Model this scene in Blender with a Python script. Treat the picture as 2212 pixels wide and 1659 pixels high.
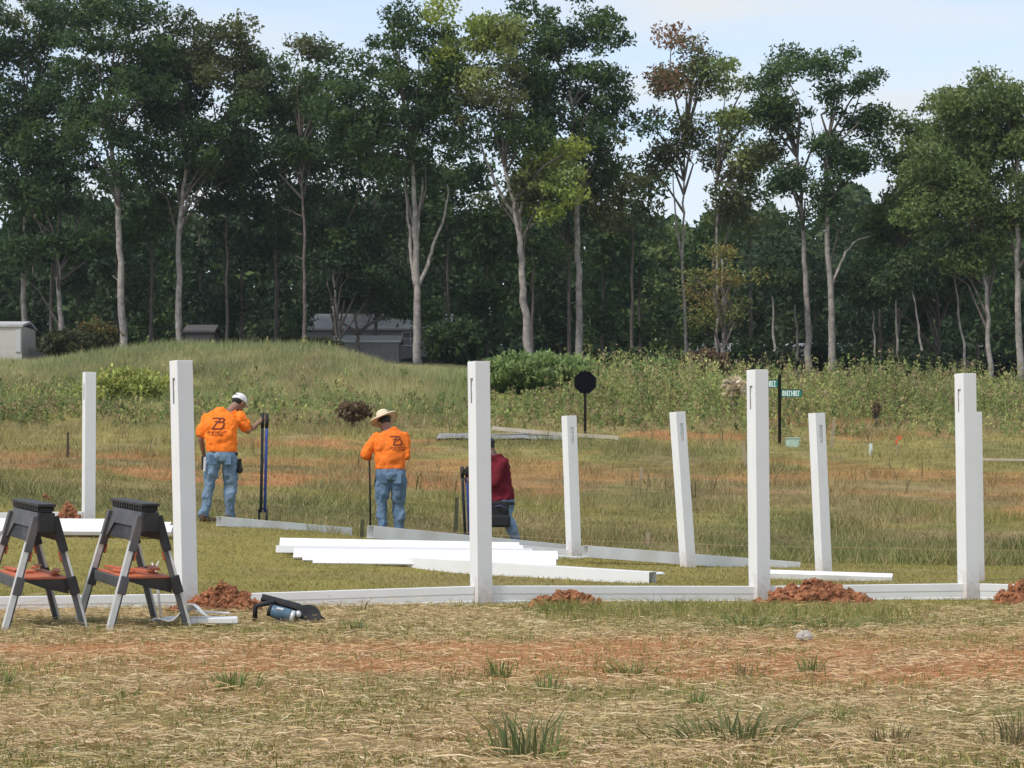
import bpy, bmesh, math, random
import numpy as np
from mathutils import Vector, Matrix, Euler
from mathutils.bvhtree import BVHTree

SC = bpy.context.scene
for o in list(bpy.data.objects): bpy.data.objects.remove(o)
COL = SC.collection
RNG = np.random.default_rng(7)
random.seed(7)
F = 4730.0; HY = 1038.0; CX = 1106.0; CH = 0.93

# ------------------------------------------------------------------ camera, sky, sun, exposure
cd = bpy.data.cameras.new('camera'); cam = bpy.data.objects.new('camera', cd); COL.objects.link(cam)
cam.location = (0, 0, CH); cam.rotation_euler = (math.radians(90), 0, 0)
cd.sensor_width = 36; cd.lens = F / 2212 * 36; cd.shift_y = 208.5 / 2212
cd.clip_start = 0.1; cd.clip_end = 8000
SC.camera = cam

SUN_EL, SUN_AZ = math.radians(54), math.radians(-128)   # azimuth from +Y towards +X
w = bpy.data.worlds.new('World'); SC.world = w; w.use_nodes = True
nt = w.node_tree; nt.nodes.clear()
N = nt.nodes.new; Lk = nt.links.new
out = N('ShaderNodeOutputWorld'); bg = N('ShaderNodeBackground'); sky = N('ShaderNodeTexSky')
sky.sky_type = 'NISHITA'; sky.sun_disc = False; sky.sun_elevation = SUN_EL; sky.sun_rotation = SUN_AZ
sky.air_density = 1.0; sky.dust_density = 0.6; sky.ozone_density = 2.5; sky.altitude = 0
tc = N('ShaderNodeTexCoord'); mp = N('ShaderNodeMapping'); mp.inputs['Scale'].default_value = (1.0, 1.0, 5.0)
no = N('ShaderNodeTexNoise'); no.inputs['Scale'].default_value = 6.5; no.inputs['Detail'].default_value = 5
no.inputs['Roughness'].default_value = 0.5
cr = N('ShaderNodeValToRGB'); cr.color_ramp.elements[0].position = 0.38; cr.color_ramp.elements[1].position = 0.72
cr.color_ramp.elements[0].color = (0.42,)*3 + (1,); cr.color_ramp.elements[1].color = (0.98,)*3 + (1,)
mx = N('ShaderNodeMix'); mx.data_type = 'RGBA'
mx.inputs[7].default_value = (3.55, 3.7, 3.8, 1)
Lk(tc.outputs['Generated'], mp.inputs[0]); Lk(mp.outputs[0], no.inputs['Vector']); Lk(no.outputs['Fac'], cr.inputs[0])
Lk(cr.outputs[0], mx.inputs[0]); Lk(sky.outputs[0], mx.inputs[6]); Lk(mx.outputs[2], bg.inputs[0])
bg.inputs[1].default_value = 0.15
Lk(bg.outputs[0], out.inputs[0])
sd = bpy.data.lights.new('sun', 'SUN'); sd.energy = 1.9; sd.angle = math.radians(6); sd.color = (1, 0.95, 0.87)
sun = bpy.data.objects.new('sun', sd); COL.objects.link(sun)
sdir = Vector((math.sin(SUN_AZ) * math.cos(SUN_EL), math.cos(SUN_AZ) * math.cos(SUN_EL), math.sin(SUN_EL)))
sun.rotation_euler = (-sdir).to_track_quat('-Z', 'Y').to_euler(); sun.location = (-30, 20, 60)
vs = SC.view_settings; vs.view_transform = 'Standard'; vs.look = 'None'; vs.exposure = 0.64; vs.gamma = 1
vs.use_curve_mapping = False

# ------------------------------------------------------------------ helpers
def X(px, D): return (px - CX) / F * D
def Z(py, D): return CH + (HY - py) / F * D
def P(px, py, D): return Vector((X(px, D), D, Z(py, D)))

def tag(o, label=None, cat=None, group=None, kind=None):
    if label: o['label'] = label
    if cat: o['category'] = cat
    if group: o['group'] = group
    if kind: o['kind'] = kind
    return o
def empty(name, loc=(0,0,0), rz=0, label=None, cat=None, group=None):
    o = bpy.data.objects.new(name, None); COL.objects.link(o); o.location = loc; o.rotation_euler = (0, 0, rz)
    o.empty_display_size = 0.1
    return tag(o, label, cat, group)
def link_mesh(name, me, mat=None, parent=None, smooth=False):
    o = bpy.data.objects.new(name, me); COL.objects.link(o)
    if mat and not me.materials: me.materials.append(mat)
    if parent: o.parent = parent
    if smooth:
        me.polygons.foreach_set('use_smooth', [True] * len(me.polygons))
    return o
def ob(name, bm, mat, parent=None, smooth=False, bevel=0):
    me = bpy.data.meshes.new(name); bm.to_mesh(me); bm.free()
    o = link_mesh(name, me, mat, parent, smooth)
    if bevel:
        b = o.modifiers.new('bevel', 'BEVEL'); b.width = bevel; b.segments = 2; b.limit_method = 'ANGLE'
    return o
def box(bm, lo, hi, M=None):
    x0, y0, z0 = lo; x1, y1, z1 = hi
    vs = [Vector(p) for p in ((x0,y0,z0),(x1,y0,z0),(x1,y1,z0),(x0,y1,z0),(x0,y0,z1),(x1,y0,z1),(x1,y1,z1),(x0,y1,z1))]
    if M is not None: vs = [M @ v for v in vs]
    v = [bm.verts.new(p) for p in vs]
    for f in ((3,2,1,0),(4,5,6,7),(0,1,5,4),(1,2,6,5),(2,3,7,6),(3,0,4,7)): bm.faces.new([v[i] for i in f])
def bar(bm, a, b, wx, wy, up=Vector((0,1,0)), w2=None):
    """rectangular bar from a to b; wx along side, wy along up-ish"""
    a, b = Vector(a), Vector(b); d = (b - a).normalized()
    s = d.cross(Vector(up)).normalized(); u = s.cross(d).normalized()
    k = w2 or 1.0; vs = []
    for p, q in ((a, 1.0), (b, k)):
        for sx, sy in ((-1,-1),(1,-1),(1,1),(-1,1)):
            vs.append(bm.verts.new(p + s * sx * wx / 2 * q + u * sy * wy / 2 * q))
    for f in ((0,1,2,3),(7,6,5,4),(0,4,5,1),(1,5,6,2),(2,6,7,3),(3,7,4,0)): bm.faces.new([vs[i] for i in f])
def tube(bm, pts, rad, seg=8, caps=True):
    pts = [Vector(p) for p in pts]
    if not hasattr(rad, '__len__'): rad = [rad] * len(pts)
    rings = []
    ref = Vector((0.31, 0.95, 0.05))
    for i, p in enumerate(pts):
        t = (pts[min(i+1, len(pts)-1)] - pts[max(i-1, 0)]).normalized()
        s = t.cross(ref)
        if s.length < 0.05: s = t.cross(Vector((1,0,0)))
        s.normalize(); u = t.cross(s)
        rings.append([bm.verts.new(p + (s * math.cos(2*math.pi*k/seg) + u * math.sin(2*math.pi*k/seg)) * rad[i]) for k in range(seg)])
    for A, B in zip(rings, rings[1:]):
        for k in range(seg): bm.faces.new((A[k], A[(k+1)%seg], B[(k+1)%seg], B[k]))
    if caps: bm.faces.new(rings[0][::-1]); bm.faces.new(rings[-1])
def loft(bm, secs, seg=18, side=(1,0,0)):
    """secs: (centre, half width along side, half depth) - elliptical rings perpendicular to the path"""
    side = Vector(side); rings = []
    cs = [Vector(s[0]) for s in secs]
    for i, (c, a, b) in enumerate(secs):
        t = (cs[min(i+1, len(cs)-1)] - cs[max(i-1, 0)]).normalized()
        s = (side - t * side.dot(t)).normalized(); u = t.cross(s)
        rings.append([bm.verts.new(cs[i] + s * math.cos(2*math.pi*k/seg) * a + u * math.sin(2*math.pi*k/seg) * b) for k in range(seg)])
    for A, B in zip(rings, rings[1:]):
        for k in range(seg): bm.faces.new((A[k], A[(k+1)%seg], B[(k+1)%seg], B[k]))
    bm.faces.new(rings[0][::-1]); bm.faces.new(rings[-1])
def ball(bm, c, r, M=None, sub=2):
    m = Matrix.Translation(c) @ (M if M is not None else Matrix()) @ Matrix.Diagonal((*r, 1)) if hasattr(r, '__len__') else Matrix.Translation(c) @ Matrix.Scale(r, 4)
    bmesh.ops.create_icosphere(bm, subdivisions=sub, radius=1, matrix=m)
def rawmesh(name, V, Fq, cols=None):
    """V (n,3); Fq (m,k) faces of equal size; cols (n,3) point colours"""
    me = bpy.data.meshes.new(name)
    V = np.asarray(V, np.float32); Fq = np.asarray(Fq, np.int32); m, k = Fq.shape
    me.vertices.add(len(V)); me.vertices.foreach_set('co', V.ravel())
    me.loops.add(m * k); me.loops.foreach_set('vertex_index', Fq.ravel())
    me.polygons.add(m); me.polygons.foreach_set('loop_start', np.arange(0, m * k, k, dtype=np.int32))
    if cols is not None:
        ca = me.color_attributes.new('Col', 'FLOAT_COLOR', 'POINT')
        c4 = np.ones((len(V), 4), np.float32); c4[:, :3] = cols
        ca.data.foreach_set('color', c4.ravel())
    me.update(calc_edges=True)
    return me

# ------------------------------------------------------------------ numpy value noise
def vnoise(x, y, seed=0):
    xi = np.floor(x).astype(np.int64); yi = np.floor(y).astype(np.int64)
    fx = x - xi; fy = y - yi; fx = fx*fx*(3-2*fx); fy = fy*fy*(3-2*fy)
    def h(a, b):
        n = (a * 374761393 + b * 668265263 + seed * 982451653) & 0x7fffffff
        n = ((n ^ (n >> 13)) * 1274126177) & 0x7fffffff
        return ((n ^ (n >> 16)) & 0xffff) / 65535.0
    return (h(xi,yi)*(1-fx)+h(xi+1,yi)*fx)*(1-fy) + (h(xi,yi+1)*(1-fx)+h(xi+1,yi+1)*fx)*fy
def fbm(x, y, seed=0, oct=4):
    r = 0; a = 0.5; t = 0
    for i in range(oct):
        r = r + a * vnoise(x * 2**i, y * 2**i, seed + i * 17); t += a; a *= 0.55
    return r / t
def sstep(a, b, v): 
    t = np.clip((v - a) / (b - a), 0, 1); return t*t*(3-2*t)

# ------------------------------------------------------------------ materials
def mat_new(name):
    m = bpy.data.materials.new(name); m.use_nodes = True; n = m.node_tree
    return m, n, n.nodes['Principled BSDF']
def mat(name, col, rough=0.6, metal=0, var=0.12, scale=18, bump=0.0, bscale=60, spec=0.4, dirt=None, dirtamt=0.0):
    """base colour broken up by object-space noise, optional bump and dirt"""
    m, n, b = mat_new(name)
    t = n.nodes.new('ShaderNodeTexCoord')
    ns = n.nodes.new('ShaderNodeTexNoise'); ns.inputs['Scale'].default_value = scale; ns.inputs['Detail'].default_value = 5
    n.links.new(t.outputs['Object'], ns.inputs['Vector'])
    r = n.nodes.new('ShaderNodeValToRGB')
    r.color_ramp.elements[0].position = 0.3; r.color_ramp.elements[1].position = 0.7
    r.color_ramp.elements[0].color = tuple(c * (1 - var) for c in col) + (1,)
    r.color_ramp.elements[1].color = tuple(min(1, c * (1 + var)) for c in col) + (1,)
    n.links.new(ns.outputs['Fac'], r.inputs[0]); src = r.outputs[0]
    if dirt:
        n2 = n.nodes.new('ShaderNodeTexNoise'); n2.inputs['Scale'].default_value = scale * 0.35; n2.inputs['Detail'].default_value = 7
        n.links.new(t.outputs['Object'], n2.inputs['Vector'])
        r2 = n.nodes.new('ShaderNodeValToRGB'); r2.color_ramp.elements[0].position = 0.5; r2.color_ramp.elements[1].position = 0.75
        r2.color_ramp.elements[1].color = (dirtamt,)*3 + (1,)
        n.links.new(n2.outputs['Fac'], r2.inputs[0])
        mxx = n.nodes.new('ShaderNodeMix'); mxx.data_type = 'RGBA'; mxx.inputs[7].default_value = (*dirt, 1)
        n.links.new(r2.outputs[0], mxx.inputs[0]); n.links.new(src, mxx.inputs[6]); src = mxx.outputs[2]
    n.links.new(src, b.inputs['Base Color'])
    b.inputs['Roughness'].default_value = rough; b.inputs['Metallic'].default_value = metal
    b.inputs['Specular IOR Level'].default_value = spec
    if bump:
        n3 = n.nodes.new('ShaderNodeTexNoise'); n3.inputs['Scale'].default_value = bscale; n3.inputs['Detail'].default_value = 6
        n.links.new(t.outputs['Object'], n3.inputs['Vector'])
        bp = n.nodes.new('ShaderNodeBump'); bp.inputs['Strength'].default_value = bump; bp.inputs['Distance'].default_value = 0.02
        n.links.new(n3.outputs['Fac'], bp.inputs['Height']); n.links.new(bp.outputs[0], b.inputs['Normal'])
    return m
def mat_leaf(name, trans=0.35, rough=0.6):
    m, n, b = mat_new(name)
    a = n.nodes.new('ShaderNodeAttribute'); a.attribute_name = 'Col'
    n.links.new(a.outputs['Color'], b.inputs['Base Color']); b.inputs['Roughness'].default_value = rough
    b.inputs['Specular IOR Level'].default_value = 0.2
    tr = n.nodes.new('ShaderNodeBsdfTranslucent'); ms = n.nodes.new('ShaderNodeMixShader'); ms.inputs[0].default_value = trans
    n.links.new(a.outputs['Color'], tr.inputs[0])
    n.links.new(b.outputs[0], ms.inputs[1]); n.links.new(tr.outputs[0], ms.inputs[2])
    n.links.new(ms.outputs[0], n.nodes['Material Output'].inputs[0])
    return m

VINYL = mat('white_vinyl', (0.86, 0.855, 0.85), 0.38, var=0.02, scale=6, bump=0.04, bscale=14, dirt=(0.55,0.47,0.38), dirtamt=0.10)
def translucent(m, k):
    n = m.node_tree; b = n.nodes['Principled BSDF']; tr = n.nodes.new('ShaderNodeBsdfTranslucent'); tr.inputs[0].default_value = (.8,.8,.8,1)
    ms = n.nodes.new('ShaderNodeMixShader'); ms.inputs[0].default_value = k
    n.links.new(b.outputs[0], ms.inputs[1]); n.links.new(tr.outputs[0], ms.inputs[2]); n.links.new(ms.outputs[0], n.nodes['Material Output'].inputs[0])
translucent(VINYL, .12)
VINYL_D = mat('soiled_vinyl', (0.78, 0.78, 0.78), 0.45, var=0.04, scale=6, bump=0.05, bscale=12, dirt=(0.42,0.36,0.28), dirtamt=0.35)
LEAF = mat_leaf('leaves', 0.32)
GRASSM = mat_leaf('grass_blades', 0.25, 0.75)
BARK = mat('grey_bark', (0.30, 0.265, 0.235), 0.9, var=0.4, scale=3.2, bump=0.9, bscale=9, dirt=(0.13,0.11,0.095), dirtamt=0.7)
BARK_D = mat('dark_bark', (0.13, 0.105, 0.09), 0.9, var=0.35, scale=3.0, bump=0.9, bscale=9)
CLAY = mat('red_clay', (0.31, 0.125, 0.058), 0.95, var=0.5, scale=9, bump=1.0, bscale=30, dirt=(0.15,0.065,0.035), dirtamt=0.75)
BLACKP = mat('black_plastic', (0.022, 0.022, 0.024), 0.55, var=0.3, scale=12, bump=0.15, dirt=(0.16,0.12,0.09), dirtamt=0.25)
CHAR = mat('charcoal_plastic', (0.075, 0.075, 0.082), 0.6, var=0.2, scale=9, bump=0.1, dirt=(0.2,0.16,0.12), dirtamt=0.35)
ALU = mat('aluminium', (0.60, 0.60, 0.59), 0.5, metal=0.1, var=0.15, scale=10, dirt=(0.28,0.22,0.16), dirtamt=0.4)
ORANGE = mat('orange_plastic', (0.50, 0.13, 0.055), 0.6, var=0.2, scale=12, dirt=(0.30,0.13,0.08), dirtamt=0.7)

POSTV = VINYL.copy(); POSTV.name = 'post_vinyl'
def foot_dirt(m):
    n = m.node_tree; b = n.nodes['Principled BSDF']; src = b.inputs['Base Color'].links[0].from_socket
    t = n.nodes.new('ShaderNodeTexCoord'); sx = n.nodes.new('ShaderNodeSeparateXYZ'); n.links.new(t.outputs['Object'], sx.inputs[0])
    no_ = n.nodes.new('ShaderNodeTexNoise'); no_.inputs['Scale'].default_value = 22; no_.inputs['Detail'].default_value = 6; n.links.new(t.outputs['Object'], no_.inputs['Vector'])
    ma = n.nodes.new('ShaderNodeMath'); ma.operation = 'MULTIPLY_ADD'; ma.inputs[1].default_value = .45; n.links.new(no_.outputs['Fac'], ma.inputs[0])
    ng = n.nodes.new('ShaderNodeMath'); ng.operation = 'MULTIPLY'; ng.inputs[1].default_value = -1; n.links.new(sx.outputs['Z'], ng.inputs[0]); n.links.new(ng.outputs[0], ma.inputs[2])
    r = n.nodes.new('ShaderNodeMapRange'); r.inputs['From Min'].default_value = .02; r.inputs['From Max'].default_value = .24; r.inputs['To Max'].default_value = .42; n.links.new(ma.outputs[0], r.inputs['Value'])
    mxx = n.nodes.new('ShaderNodeMix'); mxx.data_type = 'RGBA'; mxx.inputs[7].default_value = (.40,.24,.15,1)
    n.links.new(r.outputs[0], mxx.inputs[0]); n.links.new(src, mxx.inputs[6]); n.links.new(mxx.outputs[2], b.inputs['Base Color'])
foot_dirt(POSTV)
SLOT_LIT = mat('slot_lit_tone', (0.75, 0.75, 0.74), 0.6, var=.2, scale=30)  # pale tone imitating light inside the post slots
# ------------------------------------------------------------------ terrain
CP = np.array([-400,0,150,270,400,560,660,750,850,1000,1150,1300,1500,1800,2212,2700], float)
def fromy(D, ys): return [CH + (HY - y) / F * D for y in ys]
ROWS = [
 (-50, [0]*16), (12, [0.0]*16), (17.5, [.0,.0,.0,.0,-.01,-.01,-.01,-.02,-.02,-.02,-.03,-.03,-.04,-.05,-.06,-.06]), (20, [.04,.04,.03,.03,.03,.02,.02,.02,.01,0,0,-.01,-.02,-.03,-.04,-.04]),
 (22, [.22,.2,.18,.16,.14,.12,.11,.09,.06,.02,0,-.02,-.05,-.08,-.1,-.1]),
 (24.3, [.38,.38,.36,.34,.33,.32,.31,.29,.25,.17,.1,.06,-.02,-.06,-.1,-.1]),
 (26.3, [.48,.46,.42,.39,.37,.34,.32,.27,.20,.1,.03,.0,-.06,-.09,-.12,-.12]),
 (28.5, [.62,.57,.5,.44,.40,.34,.28,.17,.06,-.02,-.06,-.08,-.1,-.12,-.15,-.15]),
 (30.5, [.9,.82,.67,.54,.45,.37,.3,.18,.08,0,-.04,-.06,-.09,-.12,-.15,-.15]),
 (35, [1.0,.93,.83,.7,.6,.5,.44,.37,.3,.2,.1,.05,0,-.05,-.1,-.1]),
 (45, fromy(45, [1015,1018,1024,1030,1038,1048,1056,1065,1075,1086,1095,1100,1105,1110,1113,1113])),
 (60, fromy(60, [978,982,985,988,992,998,1003,1010,1015,1018,1020,1020,1022,1026,1030,1030])),
 (80, fromy(80, [922,925,926,927,928,930,932,934,936,938,939,940,943,948,952,952])),
 (95, fromy(95, [868,872,868,862,858,858,865,875,885,888,890,890,892,894,896,896])),
 (108, fromy(108, [812,795,772,758,747,744,756,782,803,812,820,828,838,845,848,848])),
 (125, fromy(125, [808,800,795,792,790,790,790,795,800,806,812,820,826,830,834,834])),
 (150, fromy(150, [785,782,780,780,780,780,780,783,786,790,794,800,810,818,830,830])),
 (200, fromy(200, [768]*16)), (400, [14.5]*16), (1200, [18]*16), (2500, [20]*16)]
YR = np.array([r[0] for r in ROWS], float); ZR = np.array([r[1] for r in ROWS], float)
UD = np.linspace(-0.36, 0.36, 121); YD = np.concatenate([np.linspace(-50, 160, 841), np.linspace(162, 2500, 300)])
CU = (CP - CX) / F
tmp = np.array([np.interp(UD, CU, r) for r in ZR])
ZD = np.array([np.interp(YD, YR, tmp[:, j]) for j in range(len(UD))])       # (u, y)
for _ in range(10):
    ZD[1:-1] = (ZD[:-2] + 2*ZD[1:-1] + ZD[2:]) / 4
    a = ZD.copy(); a[:, 1:-1] = (ZD[:, :-2] + 2*ZD[:, 1:-1] + ZD[:, 2:]) / 4
    ZD = a
def G(x, y, rough=True):
    x = np.asarray(x, float); y = np.asarray(y, float)
    u = np.clip(x / np.maximum(y, 10.0), UD[0], UD[-1] - 1e-6)
    fu = (u - UD[0]) / (UD[1] - UD[0]); iu = np.clip(fu.astype(int), 0, len(UD) - 2); fu = fu - iu
    iy = np.clip(np.searchsorted(YD, y) - 1, 0, len(YD) - 2)
    fy = np.clip((y - YD[iy]) / (YD[iy+1] - YD[iy]), 0, 1)
    z = (ZD[iu, iy]*(1-fu)+ZD[iu+1, iy]*fu)*(1-fy) + (ZD[iu, iy+1]*(1-fu)+ZD[iu+1, iy+1]*fu)*fy
    if rough:
        z = z + (fbm(x*1.3, y*1.3, 5, 3) - 0.5) * (0.05 + 0.25 * sstep(30, 90, y)) * sstep(-1e9, 1e9, y) * 2 * 0.5
        z = z + (fbm(x*0.22, y*0.22, 9, 2) - 0.5) * 0.9 * sstep(70, 110, y)
    return z
def g1(x, y): return float(G(np.array([x]), np.array([y]))[0])
def DG(px, py, lo=12):
    ys = np.arange(lo, 125, .25); u = (px - CX)/F; z = G(u*ys, ys); r = HY - (z - CH)/ys*F
    i = np.nonzero(r <= py)[0]; return float(ys[i[0]]) if len(i) else 100.0
def PG(px, D, dz=0): x = X(px, D); return Vector((x, D, g1(x, D) + dz))

# colour (albedo) of the ground cover, by place
C_STRAW = np.array((0.52, 0.385, 0.205)); C_CLAY = np.array((0.52, 0.25, 0.115)); C_GREEN = np.array((0.18, 0.19, 0.06))
C_LAWN = np.array((0.30, 0.26, 0.085)); C_DARKG = np.array((0.14, 0.155, 0.055)); C_TAN = np.array((0.34, 0.265, 0.14))
C_YEL = np.array((0.35, 0.295, 0.11)); C_WEED = np.array((0.24, 0.265, 0.095)); C_RUST = np.array((0.29, 0.21, 0.11))
def zones(x, y):
    x = np.asarray(x, float); y = np.asarray(y, float)
    n1 = fbm(x*0.55, y*1.1, 1, 4); n2 = fbm(x*1.9, y*2.4, 2, 4); n3 = fbm(x*0.12, y*0.22, 3, 4); n4 = fbm(x*0.5, y*0.35, 4, 4)
    nb = lambda m: np.clip(m, 0, 1)[..., None]
    yy = y + (n1 - 0.5) * 2.2
    c = np.ones(x.shape + (3,)) * C_STRAW * 0.86
    c = c * (1 - nb(sstep(0.47, 0.62, n2)*0.55)) + C_GREEN * 1.5 * nb(sstep(0.47, 0.62, n2)*0.55)
    clay = sstep(9.7, 10.5, yy) * (1 - sstep(12.0, 13.2, yy)) * (0.35 + 0.65 * sstep(0.3, 0.5, n2))
    clay = np.maximum(clay, 0.55 * sstep(0.62, 0.72, fbm(x*0.8, y*1.3, 31, 3)) * (y < 17))
    c = c * (1 - nb(clay)) + C_CLAY * nb(clay)
    c = c*(1-nb(sstep(12.5,13.6,y)*0.25)) + C_LAWN*nb(sstep(12.5,13.6,y)*0.25)
    # lawn between the fence lines
    lawn = sstep(16.2, 16.8, y + (n2-.5)*0.4); lc = C_LAWN * (0.8 + 0.45 * n2[..., None])
    lc = lc * (1 - nb(sstep(.5,.65,n1)*.4)) + C_TAN * nb(sstep(.5,.65,n1)*.4)
    c = c * (1 - nb(lawn)) + lc * nb(lawn)
    # unmown field: dark green near, rust, red clay, yellow, weeds
    yf = y + (n4 - 0.5) * 5
    fld = sstep(27.5, 28.6, y + (n2-.5)*1.2 + (x+2)*0.15)
    def band(a, b, c_, k=1.0, s=3.0):
        nonlocal fc
        m = sstep(a - s, a + s, yn) * (1 - sstep(b - s, b + s, yn)) * k
        fc = fc * (1 - nb(m)) + c_ * nb(m)
    yn = y + (n3 - 0.5) * 16 * sstep(28, 50, y) + (n4-0.5)*6
    fc = np.ones(x.shape + (3,)) * (C_DARKG * 0.6 + C_LAWN * 0.4)
    band(30, 38, C_RUST*0.75, 0.5, 2); band(38, 47, C_LAWN*0.85, 0.75, 3); band(46, 57, C_RUST*.95, 0.6, 3)
    band(55, 63, C_CLAY*.95, 0.5, 2); band(63, 84, C_YEL*0.9, 0.8, 4); band(84, 93, C_TAN*.8, 0.6, 3); band(92, 400, C_WEED, 0.8, 4)
    cl2 = sstep(0.60, 0.68, fbm(x*0.16+9, y*0.10, 44, 3)) * sstep(30, 36, y) * (1 - sstep(88, 98, y))
    fc = fc * (1 - nb(cl2*0.75)) + C_CLAY * 0.9 * nb(cl2*0.75)
    # dry mound on the left
    u = x / np.maximum(y, 1)
    md = sstep(92, 101, y) * (1 - sstep(-0.045, -0.02, u)) * 0.75
    fc = fc * (1 - nb(md)) + (C_TAN*0.95*(0.55+0.9*n4[...,None]) + C_WEED*0.2) * nb(md)
    n5 = fbm(x*0.30+5, y*0.16, 71, 4); gk = sstep(.52,.66,n5)*.6; fc = fc*(1-nb(gk)) + C_DARKG*1.0*nb(gk); tk = sstep(.56,.7,fbm(x*.42, y*.2+7, 73, 4))*.6; fc = fc*(1-nb(tk)) + C_TAN*.95*nb(tk)
    fc = fc * (0.55 + 0.9 * n2[..., None]) * (0.72 + 0.56*fbm(x*.7+3, y*.28, 81, 4)[..., None])
    c = c * (1 - nb(fld)) + fc * nb(fld)
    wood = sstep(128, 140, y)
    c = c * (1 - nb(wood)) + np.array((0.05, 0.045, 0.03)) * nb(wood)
    return c, clay

def make_ground():
    ys = np.concatenate([np.linspace(-40, 5, 20), np.linspace(5.5, 34, 170), np.linspace(34.5, 160, 220), np.geomspace(163, 2500, 34)])
    s = np.linspace(-1, 1, 301); s = np.sign(s) * (0.35*np.abs(s) + 0.65*np.abs(s)**3)
    W = 14 + 0.95 * np.maximum(ys, 0)
    Xg = s[None, :] * W[:, None]; Yg = np.repeat(ys[:, None], len(s), 1); Zg = G(Xg, Yg)
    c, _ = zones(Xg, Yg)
    n, m = Xg.shape; idx = np.arange(n*m).reshape(n, m)
    Fq = np.stack([idx[:-1,:-1], idx[:-1,1:], idx[1:,1:], idx[1:,:-1]], -1).reshape(-1, 4)
    me = rawmesh('ground', np.stack([Xg, Yg, Zg], -1).reshape(-1, 3), Fq, c.reshape(-1, 3))
    m_, nn, b = mat_new('earth')
    a = nn.nodes.new('ShaderNodeAttribute'); a.attribute_name = 'Col'
    t = nn.nodes.new('ShaderNodeTexCoord')
    n1 = nn.nodes.new('ShaderNodeTexNoise'); n1.inputs['Scale'].default_value = 14; n1.inputs['Detail'].default_value = 9; n1.inputs['Roughness'].default_value = 0.7
    nn.links.new(t.outputs['Object'], n1.inputs['Vector'])
    r = nn.nodes.new('ShaderNodeValToRGB'); r.color_ramp.elements[0].position = 0.3; r.color_ramp.elements[1].position = 0.72
    r.color_ramp.elements[0].color = (0.55, 0.52, 0.48, 1); r.color_ramp.elements[1].color = (1.25, 1.22, 1.15, 1)
    nn.links.new(n1.outputs['Fac'], r.inputs[0])
    mm = nn.nodes.new('ShaderNodeMix'); mm.data_type = 'RGBA'; mm.blend_type = 'MULTIPLY'; mm.inputs[0].default_value = 1
    nn.links.new(a.outputs['Color'], mm.inputs[6]); nn.links.new(r.outputs[0], mm.inputs[7]); nn.links.new(mm.outputs[2], b.inputs['Base Color'])
    b.inputs['Roughness'].default_value = 1; b.inputs['Specular IOR Level'].default_value = 0.1
    bp = nn.nodes.new('ShaderNodeBump'); bp.inputs['Strength'].default_value = 0.9; bp.inputs['Distance'].default_value = 0.05
    nn.links.new(n1.outputs['Fac'], bp.inputs['Height']); nn.links.new(bp.outputs[0], b.inputs['Normal'])
    o = link_mesh('ground', me, m_, None, True); o['kind'] = 'structure'
    return o
make_ground()

# ------------------------------------------------------------------ grass builders
def blades(name, B, H, W, lean, C, parent=None, m=GRASSM, two=True):
    """B base points (n,3), heights, widths, lean (n,2) horizontal tip offset, colours (n,3)"""
    n = len(B); a = RNG.uniform(0, np.pi, n); s = np.stack([np.cos(a), np.sin(a)*0.6, np.zeros(n)], 1) * W[:, None] / 2
    mid = B + np.stack([lean[:,0]*0.3, lean[:,1]*0.3, H*0.6], 1); tip = B + np.stack([lean[:,0], lean[:,1], H], 1)
    if two:
        V = np.stack([B - s, B + s, mid + s*0.8, mid - s*0.8, tip], 1).reshape(-1, 3)
        i = np.arange(n)[:, None] * 5
        Fq = np.concatenate([i + np.array([[0,1,2]]), i + np.array([[0,2,3]]), i + np.array([[3,2,4]])], 0); k = 5
    else:
        V = np.stack([B - s, B + s, tip], 1).reshape(-1, 3); Fq = np.arange(n*3).reshape(-1, 3); k = 3
    sh = np.ones((n, k, 1))
    me = rawmesh(name, V, Fq, (np.repeat(C[:, None, :], k, 1) * sh).reshape(-1, 3))
    return link_mesh(name, me, m, parent)
def scatter(n, y0, y1, p=1.0, upad=0.02, u0=None, u1=None):
    """points over the ground the picture sees; p>1 favours the near side"""
    t = RNG.uniform(0, 1, n) ** p; y = y0 + (y1 - y0) * t
    a, b = (-(0.234 + upad), 0.234 + upad) if u0 is None else (u0, u1)
    ex = 1.3 / y if u0 is None else 0 * y
    x = RNG.uniform(0, 1, n) * (b - a + 2*ex) * y + (a - ex) * y
    return x, y

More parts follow.
